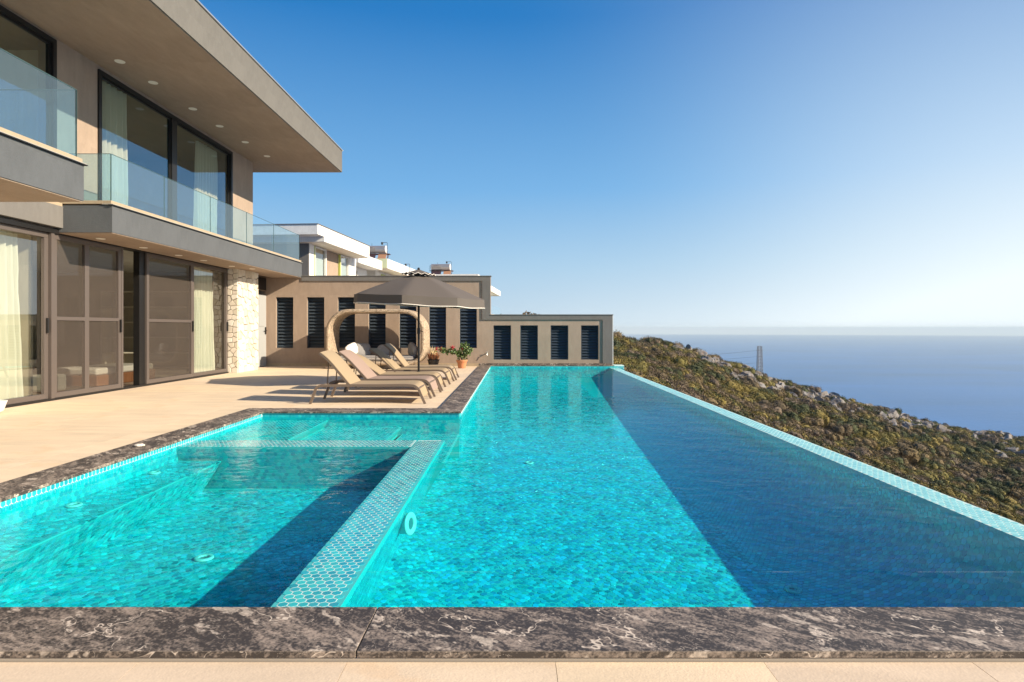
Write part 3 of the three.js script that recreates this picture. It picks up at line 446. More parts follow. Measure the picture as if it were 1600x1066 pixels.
  wpart(villa, 'transom', box(-6.999, -6.985, 2.13, 2.47, -17.25, -16.18), M.blackMetal);
  // stone pillar: every stone its own piece
  const stoneMats = [[0.66, 0.60, 0.50], [0.60, 0.53, 0.43], [0.70, 0.65, 0.56], [0.55, 0.48, 0.38], [0.63, 0.55, 0.46]].map((c) => std(c, { roughness: 0.95, bumpMap: rep(tRock, 2, 2), bumpScale: 0.012 }));
  const pil = wpart(villa, 'stone_pillar', box(-7.27, -6.615, 0, 2.4995, -15.79, -14.66), M.darkMortar, 'pillar of rough pale stones set in brown mortar');
  const cellsOf = (w, h, size, seed) => {                        // irregular polygons that fill w x h
    const r = rng(seed), pts = []; const nx = Math.max(1, Math.round(w / size)), ny = Math.round(h / (size * 0.85));
    for (let j = 0; j < ny; j++) for (let i = 0; i < nx; i++) pts.push([(i + 0.5 + (j & 1 ? 0.22 : -0.22) + (r() - 0.5) * 0.7) * w / nx, (j + 0.5 + (r() - 0.5) * 0.75) * h / ny]);
    return pts.map((p, k) => {
      let poly = [[0, 0], [w, 0], [w, h], [0, h]];
      pts.forEach((q, m) => { if (m === k || !poly.length) return; const nxn = q[0] - p[0], nyn = q[1] - p[1], c = (q[0] * q[0] + q[1] * q[1] - p[0] * p[0] - p[1] * p[1]) / 2, L = Math.hypot(nxn, nyn); const f = (a) => (a[0] * nxn + a[1] * nyn - c) / L + 0.007; const out = []; for (let i = 0; i < poly.length; i++) { const a = poly[i], b = poly[(i + 1) % poly.length], fa = f(a), fb = f(b); if (fa <= 0) out.push(a); if ((fa < 0) !== (fb < 0) && fa !== fb) { const t = fa / (fa - fb); out.push([lerp(a[0], b[0], t), lerp(a[1], b[1], t)]); } } poly = out; });
      return poly;
    }).filter((p) => p.length > 2);
  };
  const stones = (w, h, size, seed, place) => { const r = rng(seed + 1); for (const poly of cellsOf(w, h, size, seed)) { const cx = poly.reduce((a, p) => a + p[0], 0) / poly.length, cy = poly.reduce((a, p) => a + p[1], 0) / poly.length, s = new THREE.Shape(); poly.forEach((p, i) => { const k = 0.90 + 0.06 * r(); const x = cx + (p[0] - cx) * k, y = cy + (p[1] - cy) * k; i ? s.lineTo(x, y) : s.moveTo(x, y); }); const g = new THREE.ExtrudeGeometry(s, { depth: 0.006 + r() * 0.012, bevelEnabled: true, bevelSize: 0.006, bevelThickness: 0.010, bevelSegments: 1 }); place(g); wpart(pil, 'stone', boxUV(g), stoneMats[Math.floor(r() * 5)]); } };
  stones(1.13, 2.49, 0.20, 401, (g) => { g.rotateY(Math.PI / 2); g.translate(-6.615, 0, -14.66); });
  stones(0.235, 2.49, 0.15, 402, (g) => g.translate(-6.85, 0, -14.66));
  // outer bulk of the house, behind what shows
  wpart(villa, 'rear_wall', [box(-13, -12.41, 0, YS - 0.02, -17.1, 1.5), box(-12.4, -7.61, 0, 2.51, -17.28, -15.91)], M.stucco);
  wpart(villa, 'near_end_wall', box(-12.2, XW - 0.3, 0, YS - 0.02, 1.2, 1.5), M.stucco);
}
// curtains
function curtain(label, X, D0, D1, Y0, Y1, waves, amp, seed, mat = M.curtain) {
  const g = new THREE.PlaneGeometry(D1 - D0, Y1 - Y0, waves * 10, 14), p = g.attributes.position, r = rng(seed), ph = r() * 6, L = D1 - D0;
  for (let i = 0; i < p.count; i++) { const u = p.getX(i) / L + 0.5, v = p.getY(i) / (Y1 - Y0) + 0.5; const a = u * waves * 2 * Math.PI + ph + Math.sin(u * 9 + ph) * 1.3 + Math.sin(v * 2.2 + u * 5) * 0.5;
    p.setX(i, p.getX(i) * (0.86 + 0.14 * (1 - v) + 0.03 * Math.sin(v * 5 + seed))); p.setZ(i, Math.sin(a) * amp * (0.75 + 0.45 * (1 - v)) + (vnoise(u * 40, v * 9, 0, seed) - 0.5) * amp * 0.5); }
  g.computeVertexNormals(); g.rotateY(Math.PI / 2);
  const o = single('curtain', g, mat, label, 'curtain', 'curtains hanging behind the villa glass'); o.position.set(X, (Y0 + Y1) / 2, -(D0 + D1) / 2); return o;
}
curtain('long cream curtain behind the ground-floor glass door nearest the camera', -7.15, 8.0, 8.88, 0.05, 2.42, 7, 0.05, 1);
curtain('cream curtain gathered behind the glass door beside the stone pillar', -7.12, 13.55, 14.5, 0.06, 2.4, 7, 0.05, 2);
curtain('white curtain at the left end of the wide upstairs window', -7.02, 10.36, 11.15, 2.95, 5.28, 5, 0.045, 3);
curtain('sheer curtain at the right end of the wide upstairs window', -7.14, 13.7, 14.75, 2.95, 5.28, 8, 0.04, 4);
curtain('pale curtain in the upstairs window above the near balcony', -7.14, 7.4, 8.3, 2.95, 5.28, 7, 0.045, 5);
{ // things in the room
  const bench = thing('daybed', 'low wooden daybed with cream cushion seen through the open door', 'daybed', [-8.0, 0.012, -12.0]);
  part(bench, 'base', [rbox(-0.45, 0.45, 0.0, 0.2, -0.9, 0.9, 0.02)], M.wood); part(bench, 'mattress', rbox(-0.43, 0.43, 0.2, 0.33, -0.88, 0.88, 0.04, 3), M.cushionWhite);
  const pf = thing('pouf', 'small cream pouf behind the brown insect screen', 'pouf', [-7.7, 0.012, -10.1]); part(pf, 'seat', rbox(-0.2, 0.2, 0.02, 0.3, -0.2, 0.2, 0.05, 3), M.cushionWhite); part(pf, 'base', rbox(-0.17, 0.17, 0, 0.02, -0.17, 0.17, 0.005), M.wood);
  const bc = thing('bookcase', 'pale open bookcase inside, left of the curtain by the pillar', 'bookcase', [-9.2, 0.012, -15.6]);
  part(bc, 'side', box(-1.2, -1.16, 0, 2.0, -0.18, 0.18), M.offWhite); part(bc, 'side', box(1.16, 1.2, 0, 2.0, -0.18, 0.18), M.offWhite); part(bc, 'back', box(-1.2, 1.2, 0, 2.0, -0.199, -0.18), M.interior);
  for (let k = 0; k < 6; k++) part(bc, 'shelf', box(-1.16, 1.16, 0.04 + k * 0.385, 0.07 + k * 0.385, -0.18, 0.18), M.offWhite);
  const pl = thing('planter', 'white rounded planter by the glass door at the left edge', 'planter', [-6.52, 0, -7.55]);
  part(pl, 'pot', lathe([[0.0001, 0.02], [0.15, 0.02], [0.185, 0.05], [0.215, 0.15], [0.222, 0.165], [0.205, 0.168], [0.19, 0.15], [0.0001, 0.13]], 36), std([0.80, 0.78, 0.74], { roughness: 0.4 })); part(pl, 'foot', new THREE.CylinderGeometry(0.11, 0.12, 0.02, 24).translate(0, 0.01, 0), M.wood);
}
// ---------------------------------------------------------------- boundary wall with louvred openings
{
  const D = 17.3, S = D / FOC, wx = (x) => (x - VPX) * S, wy = (y) => EYE - (y - VPY) * S, T = 0.22;
  const wall = thing('boundary_wall', 'stepped taupe garden wall with eleven dark louvred openings behind the pool', 'wall', [-2, 0, -D]);
  const holes = []; for (const x of [431, 479.5, 527.5, 575.5, 623.5, 670, 718]) holes.push([x, x + 27, 464.5, 544]);
  for (const x of [771, 813, 860.5, 908]) holes.push([x, x + 27.5, 508.5, 562.3]);
  const X0 = -7.6, XM = wx(766.5), X1w = wx(957), YT = wy(432), YL = wy(492.5);
  const s = new THREE.Shape(); [[X0, 0], [X1w, 0], [X1w, YL], [XM, YL], [XM, YT], [X0, YT]].forEach(([x, y], i) => i ? s.lineTo(x, y) : s.moveTo(x, y));
  for (const [a, b, c, d] of holes) { const h = new THREE.Path(); h.moveTo(wx(a), wy(d)); h.lineTo(wx(a), wy(c)); h.lineTo(wx(b), wy(c)); h.lineTo(wx(b), wy(d)); h.closePath(); s.holes.push(h); }
  wpart(wall, 'wall', extrude(s, T).translate(0, 0, -D - T), M.stucco);
  const bd = new THREE.Shape(), e = 0.13, e2 = wx(957) - wx(941.5); [[-6.0, YT - e], [XM - 0.235, YT - e], [XM - 0.235, YL - e], [X1w - e2, YL - e], [X1w - e2, 0.085], [X1w - 0.001, 0.085], [X1w - 0.001, YL - 0.001], [XM - 0.001, YL - 0.001], [XM - 0.001, YT - 0.001], [-6.0, YT - 0.001]].forEach(([x, y], i) => i ? bd.lineTo(x, y) : bd.moveTo(x, y));
  wpart(wall, 'border', extrude(bd, 0.03).translate(0, 0, -D + 0.0005), M.stuccoGrey);
  wpart(wall, 'cap', [box(X0, XM + 0.02, YT, YT + 0.02, -D - T - 0.02, -D + 0.045), box(XM, X1w + 0.02, YL, YL + 0.02, -D - T - 0.02, -D + 0.045)], M.stuccoGrey);
  wpart(wall, 'end_trim', [box(X1w, X1w + 0.018, -0.3, YL - 0.001, -D - T, -D + 0.03)], M.white);
  wpart(wall, 'skirting', [box(-7.27, -0.99, 0.0006, 0.085, -D, -D + 0.03)], M.beige);
  wpart(wall, 'stone_skirting', [box(-0.985, X1w - 0.002, 0.0346, 0.085, -D, -D + 0.04)], M.marble);
  holes.forEach(([a, b, c, d], k) => {
    const x0 = wx(a), x1 = wx(b), y0 = wy(d), y1 = wy(c), z = -D - 0.07;
    const f = wpart(wall, 'louvre_window', [box(x0 + 0.001, x0 + 0.022, y0 + 0.001, y1 - 0.001, z - 0.08, z), box(x1 - 0.022, x1 - 0.001, y0 + 0.001, y1 - 0.001, z - 0.08, z), box(x0 + 0.022, x1 - 0.022, y0 + 0.001, y0 + 0.022, z - 0.08, z), box(x0 + 0.022, x1 - 0.022, y1 - 0.022, y1 - 0.001, z - 0.08, z)], M.louvre);
    const n = k < 7 ? 15 : 12, step = (y1 - y0 - 0.05) / n, g = boxUV(new THREE.BoxGeometry(x1 - x0 - 0.05, step * 0.95, 0.008).rotateX(-0.62));
    for (let i = 0; i < n; i++) { const m = part(f, 'slat', g, M.louvre); m.position.set((x0 + x1) / 2 + 2, y0 + 0.025 + step * (i + 0.5), z - 0.04 + D); }
    wpart(f, 'backing', box(x0 + 0.002, x1 - 0.002, y0 + 0.002, y1 - 0.002, z - 0.13, z - 0.12), M.plasticBlack);
  });
  const tap = thing('garden_tap', 'small white tap on the garden wall beside the pool corner', 'tap', [wx(761), 0.37, -D]);
  part(tap, 'body', [bar([0, 0, 0], [0, 0, 0.09], 0.014), bar([0, 0, 0.08], [0, -0.06, 0.1], 0.011)], M.flash); part(tap, 'handle', [bar([-0.03, 0.035, 0.06], [0.03, 0.035, 0.06], 0.007), bar([0, 0, 0.06], [0, 0.035, 0.06], 0.007)], M.flash);
}
// ---------------------------------------------------------------- sun loungers
function sweep(profile, z0, z1, th) {                             // a sheet of cloth along a side profile [x, y]
  const c = new THREE.CatmullRomCurve3(profile.map(([x, y]) => V3(x, y, 0)), false, 'centripetal'), n = 28, m = 8, pos = [], uv = [], idx = [], L = c.getLength();
  for (let side = 0; side < 2; side++) for (let i = 0; i <= n; i++) for (let j = 0; j <= m; j++) { const p = c.getPoint(i / n), t = c.getTangent(i / n), v = j / m, sag = -0.016 * Math.sin(v * Math.PI) * Math.sin(Math.min(1, i / n * 4) * Math.PI / 2), o = side ? -th : 0; pos.push(p.x - t.y * (sag + o), p.y + t.x * (sag + o), lerp(z0, z1, v)); uv.push(i / n * L, v * (z1 - z0)); }
  const S = (n + 1) * (m + 1);
  for (let side = 0; side < 2; side++) for (let i = 0; i < n; i++) for (let j = 0; j < m; j++) { const a = side * S + i * (m + 1) + j, b = a + 1, d = a + m + 1, e = d + 1; side ? idx.push(a, e, b, a, d, e) : idx.push(a, b, e, a, e, d); }
  const g = new THREE.BufferGeometry(); g.setAttribute('position', new THREE.Float32BufferAttribute(pos, 3)); g.setAttribute('uv', new THREE.Float32BufferAttribute(uv, 2)); g.setIndex(idx); g.computeVertexNormals(); return g;
}
function flatBar(pts, z, w = 0.034, t = 0.024) {                  // flat aluminium section along a side profile
  const c = new THREE.CatmullRomCurve3(pts.map(([x, y]) => V3(x, y, 0)), false, 'centripetal'), n = 40, pos = [], idx = [];
  for (let i = 0; i <= n; i++) { const p = c.getPoint(i / n), d = c.getTangent(i / n), nx = -d.y, ny = d.x; for (const [a, b] of [[-1, -1], [1, -1], [1, 1], [-1, 1]]) pos.push(p.x + nx * w / 2 * a, p.y + ny * w / 2 * a, z + b * t / 2); }
  for (let i = 0; i < n; i++) for (let k = 0; k < 4; k++) { const a = i * 4 + k, b = i * 4 + (k + 1) % 4, e = a + 4, f = b + 4; idx.push(a, f, b, a, e, f); }
  const q = n * 4; idx.push(0, 1, 2, 0, 2, 3, q, q + 2, q + 1, q, q + 3, q + 2);
  let g = new THREE.BufferGeometry(); g.setAttribute('position', new THREE.Float32BufferAttribute(pos, 3)); g.setIndex(idx); g = g.toNonIndexed(); g.computeVertexNormals(); g.setAttribute('uv', new THREE.Float32BufferAttribute(new Float32Array(g.attributes.position.count * 2), 2)); return toCreasedNormals(g, 0.6);
}
function lounger(label, at, mat, recline = 0, turn = 0) {
  const o = thing('sun_lounger', label, 'sun lounger', at, 'sun loungers in a row beside the pool');
  for (const z of [-0.33, 0.33]) {
    part(o, 'side_rail', flatBar([[0.02, 0.262], [0.30, 0.262], [0.80, 0.262], [1.27, 0.262], [1.34, 0.25], [1.395, 0.205]], z), M.slingFrame);
    part(o, 'leg', flatBar([[1.395, 0.205], [1.43, 0.12], [1.485, 0.0]], z), M.slingFrame);
    part(o, 'leg', flatBar([[0.025, 0.262], [-0.04, 0.235], [-0.075, 0.16], [-0.135, 0.0]], z), M.slingFrame);
  }
  part(o, 'crossbar', [bar([0.05, 0.245, -0.33], [0.05, 0.245, 0.33], 0.013), bar([0.42, 0.245, -0.33], [0.42, 0.245, 0.33], 0.013), bar([1.38, 0.21, -0.33], [1.38, 0.21, 0.33], 0.013)], M.slingFrame);
  part(o, 'seat_sling', sweep([[0.40, 0.278], [0.70, 0.276], [1.00, 0.278], [1.26, 0.279], [1.33, 0.268], [1.385, 0.225], [1.42, 0.14], [1.44, 0.085]], -0.315, 0.315, 0.004), mat);
  const A = 0.82 + recline, prof = [[0.42, 0.275]]; for (const t of [0.12, 0.25, 0.38, 0.50, 0.57, 0.62]) { const a = A - Math.max(0, t - 0.45) * 1.6; const q = prof[prof.length - 1], s = t - (prof.length > 1 ? [0, 0.12, 0.25, 0.38, 0.50, 0.57][prof.length - 1] : 0); prof.push([q[0] - Math.cos(a) * s, q[1] + Math.sin(a) * s]); }
  const b = part(o, 'backrest_sling', sweep(prof, -0.315, 0.315, 0.004), mat);
  for (const z of [-0.315, 0.315]) part(o, 'backrest_rail', flatBar(prof.map(([x, y]) => [x - 0.010, y - 0.012]), z, 0.026, 0.022), M.slingFrame);
  const m = prof[4], tp = prof[prof.length - 1];
  part(o, 'backrest_bar', [bar([tp[0], tp[1] - 0.012, -0.315], [tp[0], tp[1] - 0.012, 0.315], 0.011)], M.slingFrame);
  for (const z of [-0.22, 0.22]) part(o, 'prop', [bar([m[0], m[1] - 0.03, z], [m[0] - 0.02 + 0.0, 0.235, z], 0.009)], M.slingFrame);
  part(o, 'prop_rail', [bar([m[0] - 0.02, 0.24, -0.33], [m[0] - 0.02, 0.24, 0.33], 0.009)], M.slingFrame);
  o.rotation.y = turn; return o;
}
const LX = -2.755;
lounger('beige sling lounger nearest the camera, front of the row by the marble coping', [LX, 0, -8.99], M.sling, 0.06, 0.008);
lounger('lounger with rosy brown sling, second from the camera', [LX + 0.03, 0, -9.94], M.slingRose, 0.0, -0.022);
lounger('beige sling lounger in the middle of the row of five', [LX + 0.02, 0, -10.79], M.sling, -0.20, 0.03);
lounger('beige sling lounger second from the far end, just behind the umbrella pole', [LX + 0.04, 0, -12.05], M.sling, -0.08, -0.015);
lounger('beige sling lounger farthest from the camera, nearest the flower pots', [LX + 0.06, 0, -12.95], M.sling, 0.08, 0.02);

// ---------------------------------------------------------------- umbrella
{
  const o = thing('patio_umbrella', 'open octagonal charcoal umbrella with pale piping above the loungers', 'umbrella', [-1.82, 0, -11.62]);
  const R = 1.25, yt = 2.10, ye = 1.655, rot = (k) => (k * 45 - 4) * Math.PI / 180, tilt = (x, z) => -0.045 * x - 0.02 * z;
  const P = (k, f, dy = 0) => { const a = rot(k), sagk = Math.abs((k % 1) - 0.5) < 0.5 ? Math.cos((k % 1 - 0.5) * Math.PI) : 0, rr = R * f * (1 - 0.076 * sagk); const x = Math.sin(a) * rr, z = Math.cos(a) * rr; return [x, lerp(yt, ye, Math.pow(f, 1.12)) - 0.012 * sagk * f * f * 0.6 + Math.sin(f * Math.PI) * 0.015 + dy + tilt(x, z), z]; };
  const surf = (f0, f1, nf, extra) => { const pos = [], idx = [], uv = [], NK = 80; for (let i = 0; i <= nf; i++) for (let k = 0; k <= NK; k++) { pos.push(...extra(k / 10, lerp(f0, f1, i / nf), i / nf)); uv.push(k / 10, lerp(f0, f1, i / nf) * 2); } for (let i = 0; i < nf; i++) for (let k = 0; k < NK; k++) { const a = i * (NK + 1) + k, b = a + 1, c = a + NK + 1, d = c + 1; idx.push(a, c, d, a, d, b); } const g = new THREE.BufferGeometry(); g.setAttribute('position', new THREE.Float32BufferAttribute(pos, 3)); g.setAttribute('uv', new THREE.Float32BufferAttribute(uv, 2)); g.setIndex(idx); g.computeVertexNormals(); return toCreasedNormals(g, 0.35); };
  const cn = part(o, 'canopy', surf(0.12, 1, 12, (k, f) => P(k, f)), M.canopy);
  const val = (k, f, v) => { const p = P(k, 1), w = 0.012 * Math.sin(k * 11) * v; return [p[0] * (1 + w * 0.4 + 0.006 * v), p[1] - 0.155 * v + 0.004 * Math.sin(k * 7 + 1) * v, p[2] * (1 + w * 0.4 + 0.006 * v)]; };
  part(o, 'valance', surf(0, 1, 4, (k, f, v) => val(k, 1, v)), M.canopy);
  const edge = []; for (let k = 0; k <= 160; k++) edge.push(val((k / 20) % 8, 1, 1)); part(o, 'piping', new THREE.TubeGeometry(new THREE.CatmullRomCurve3(edge.slice(0, -1).map((p) => V3(...p)), true), 240, 0.0075, 6, true), M.piping, 'pale piping along the valance hem');
  const vent = surf(0.02, 0.26, 5, (k, f, v) => { const p = P(k, f, 0.045 + 0.02 * v); return [p[0], p[1] + (v > 0.8 ? 0.028 * (1 - Math.abs(((k * 2) % 1) - 0.5) * 2) : 0) + (1 - v) * 0.035, p[2]]; });
  const vt = part(o, 'vent_cap', vent, M.canopy);
  const ve = []; for (let k = 0; k < 160; k++) { const kk = k / 20, p = P(kk, 0.26, 0.065); ve.push(V3(p[0], p[1] + 0.028 * (1 - Math.abs(((kk * 2) % 1) - 0.5) * 2), p[2])); } part(vt, 'piping', new THREE.TubeGeometry(new THREE.CatmullRomCurve3(ve, true), 240, 0.006, 5, true), M.piping);
  part(o, 'finial', lathe([[0.0001, 0.06], [0.02, 0.05], [0.028, 0.025], [0.018, 0], [0.0001, 0]], 16).translate(0, yt + 0.06, 0), M.pole);
  for (let k = 0; k < 8; k++) { const a = P(k, 0.06, -0.03), b = P(k, 0.985, -0.012), c = P(k, 0.5, -0.03); const rb = part(o, 'rib', bar(a, b, 0.009, 6), M.pole); part(rb, 'strut', bar([0, 1.72, 0], c, 0.007, 6), M.pole); }
  part(o, 'pole', new THREE.CylinderGeometry(0.021, 0.021, yt - 0.03, 16).translate(0, (yt + 0.05) / 2, 0), M.pole);
  part(o, 'hub', new THREE.CylinderGeometry(0.04, 0.04, 0.06, 16).translate(0, 1.72, 0), M.pole);
  part(o, 'crank', [new THREE.CylinderGeometry(0.032, 0.032, 0.11, 12).translate(0, 1.02, 0), bar([0.03, 1.02, 0], [0.09, 1.0, 0.02], 0.007)], M.pole);
  part(o, 'base', [rbox(-0.22, 0.22, 0, 0.05, -0.22, 0.22, 0.015, 2), new THREE.CylinderGeometry(0.034, 0.034, 0.22, 16).translate(0, 0.15, 0)], M.plasticBlack);
}
// ---------------------------------------------------------------- wicker daybed shelter
{
  const zf = -16.15, zb = -17.0, o = thing('wicker_daybed', 'rounded wicker cocoon daybed with cushions standing against the garden wall', 'daybed', [-3.66, 0, -16.55]);
  const W = 1.30, H0 = 0.10, H1 = 1.57, Rt = 0.60, Rb = 0.44, th = 0.10;
  const ringPts = (off) => { const p = [], add = (cx, cy, r, a0, a1) => { for (let i = 0; i <= 14; i++) { const a = lerp(a0, a1, i / 14); p.push([cx + Math.cos(a) * r, cy + Math.sin(a) * r]); } }; const w = W - off, t = H1 - off, b = H0 + off, rt = Rt - off, rb = Rb - off; add(w - rt, t - rt, rt, 0, Math.PI / 2); add(-w + rt, t - rt, rt, Math.PI / 2, Math.PI); add(-w + rb, b + rb, rb, Math.PI, Math.PI * 1.5); add(w - rb, b + rb, rb, Math.PI * 1.5, Math.PI * 2); return p; };
  const band = (() => {                                          // hollow band: outer skin, inner skin, two rims
    const A = ringPts(0), B = ringPts(th), n = A.length, pos = [], uv = [], idx = []; let run = 0;
    const quadStrip = (P0, z0, P1, z1, flip, vs) => { const s = pos.length / 3; run = 0; for (let i = 0; i <= n; i++) { const a = P0[i % n], b = P1[i % n]; if (i) run += Math.hypot(a[0] - P0[(i - 1) % n][0], a[1] - P0[(i - 1) % n][1]); pos.push(a[0], a[1], z0, b[0], b[1], z1); uv.push(run * 1.6, 0, run * 1.6, vs); } for (let i = 0; i < n; i++) { const k = s + i * 2; flip ? idx.push(k, k + 1, k + 2, k + 1, k + 3, k + 2) : idx.push(k, k + 2, k + 1, k + 1, k + 2, k + 3); } };
    const z0 = 0.40, z1 = -0.42; quadStrip(A, z0, A, z1, false, 1.3); quadStrip(B, z0, B, z1, true, 1.3); quadStrip(B, z0, A, z0, false, 0.12); quadStrip(A, z1, B, z1, false, 0.12);
    let g = new THREE.BufferGeometry(); g.setAttribute('position', new THREE.Float32BufferAttribute(pos, 3)); g.setAttribute('uv', new THREE.Float32BufferAttribute(uv, 2)); g.setIndex(idx); g.computeVertexNormals(); return toCreasedNormals(g, 0.7);
  })();
  part(o, 'shell', band, M.wicker);
  const rim = (z) => new THREE.TubeGeometry(new THREE.CatmullRomCurve3(ringPts(th / 2).map(([x, y]) => V3(x, y, z)), true), 160, 0.054, 10, true);
  { const g = rim(0.405), uv = g.attributes.uv; for (let i = 0; i < uv.count; i++) uv.setXY(i, uv.getX(i) * 12, uv.getY(i) * 0.5); part(o, 'rim', g, M.wicker); const h = rim(-0.425), u2 = h.attributes.uv; for (let i = 0; i < u2.count; i++) u2.setXY(i, u2.getX(i) * 12, u2.getY(i) * 0.5); part(o, 'rim', h, M.wicker); }
  for (const x of [-1.15, 1.15]) for (const z of [-0.38, 0.42]) part(o, 'foot', rbox(x - 0.16, x + 0.16, 0, 0.06, z - 0.04, z + 0.04, 0.015), M.slingFrame);
  for (const x of [-0.95, 0.95]) part(o, 'leg', bar([x, 0.05, 0], [x, 0.14, 0], 0.03), M.slingFrame);
  const seat = thing('seat_cushion', 'thick grey seat cushion inside the wicker daybed', 'cushion', [-3.66, 0.20, -16.55]); part(seat, 'pad', rbox(-1.0, 1.0, 0, 0.14, -0.38, 0.38, 0.05, 4), M.cushionGrey); part(seat, 'piping', rbox(-1.004, 1.004, 0.062, 0.072, -0.384, 0.384, 0.004), M.piping);
  const pillow = (label, x, y, z, rx, ry, rz, m, w = 0.5, h = 0.42) => { const g = new THREE.SphereGeometry(1, 32, 20), p = g.attributes.position; for (let i = 0; i < p.count; i++) { const X = p.getX(i), Y = p.getY(i), Z = p.getZ(i), f = (a) => Math.sign(a) * Math.pow(Math.abs(a), 0.55); const k = f(X), l = f(Y); p.setXYZ(i, k * w / 2, l * h / 2, Z * 0.085 * (1 - 0.55 * k * k * l * l) + 0.008 * Math.sin(k * 9 + l * 7)); } g.computeVertexNormals(); const c = single('throw_pillow', g, m, label, 'pillow', 'pillows on the wicker daybed'); c.position.set(x, y, z); c.rotation.set(rx, ry, rz); return c; };
  pillow('plump white pillow leaning at the left end of the wicker daybed', -4.36, 0.49, -16.40, 0, 1.05, 0.35, M.cushionWhite, 0.42, 0.34);
  pillow('grey pillow behind the white one in the wicker daybed', -4.16, 0.48, -16.68, -0.25, 0.5, 0.1, M.cushionGrey, 0.5, 0.38);
  pillow('grey pillow in the middle of the wicker daybed', -3.49, 0.46, -16.72, -0.3, 0.15, 0.08, M.cushionGrey, 0.5, 0.36);
  pillow('grey pillow at the right end of the wicker daybed', -2.76, 0.48, -16.58, 0, -1.05, -0.25, M.cushionGrey, 0.5, 0.38);
}
// ---------------------------------------------------------------- foliage helpers
function leafBlade(r, p, dir, len, wid, out) {                   // one small folded leaf: four triangles
  const up = V3(r() - 0.5, r() - 0.5, r() - 0.5).normalize(), s = dir.clone().cross(up).normalize(), n = s.clone().cross(dir).normalize(), tip = p.clone().addScaledVector(dir, len), mid = p.clone().addScaledVector(dir, len * 0.45).addScaledVector(n, -len * 0.08);
  const l = mid.clone().addScaledVector(s, wid).addScaledVector(n, len * 0.1), q = mid.clone().addScaledVector(s, -wid).addScaledVector(n, len * 0.1);
  for (const [a, b, c] of [[p, l, mid], [p, mid, q], [l, tip, mid], [mid, tip, q]]) out.push(a.x, a.y, a.z, b.x, b.y, b.z, c.x, c.y, c.z);
}
const triGeo = (out) => { const g = new THREE.BufferGeometry(); g.setAttribute('position', new THREE.Float32BufferAttribute(out, 3)); g.setAttribute('uv', new THREE.Float32BufferAttribute(new Float32Array(out.length / 3 * 2), 2)); g.computeVertexNormals(); return g; };
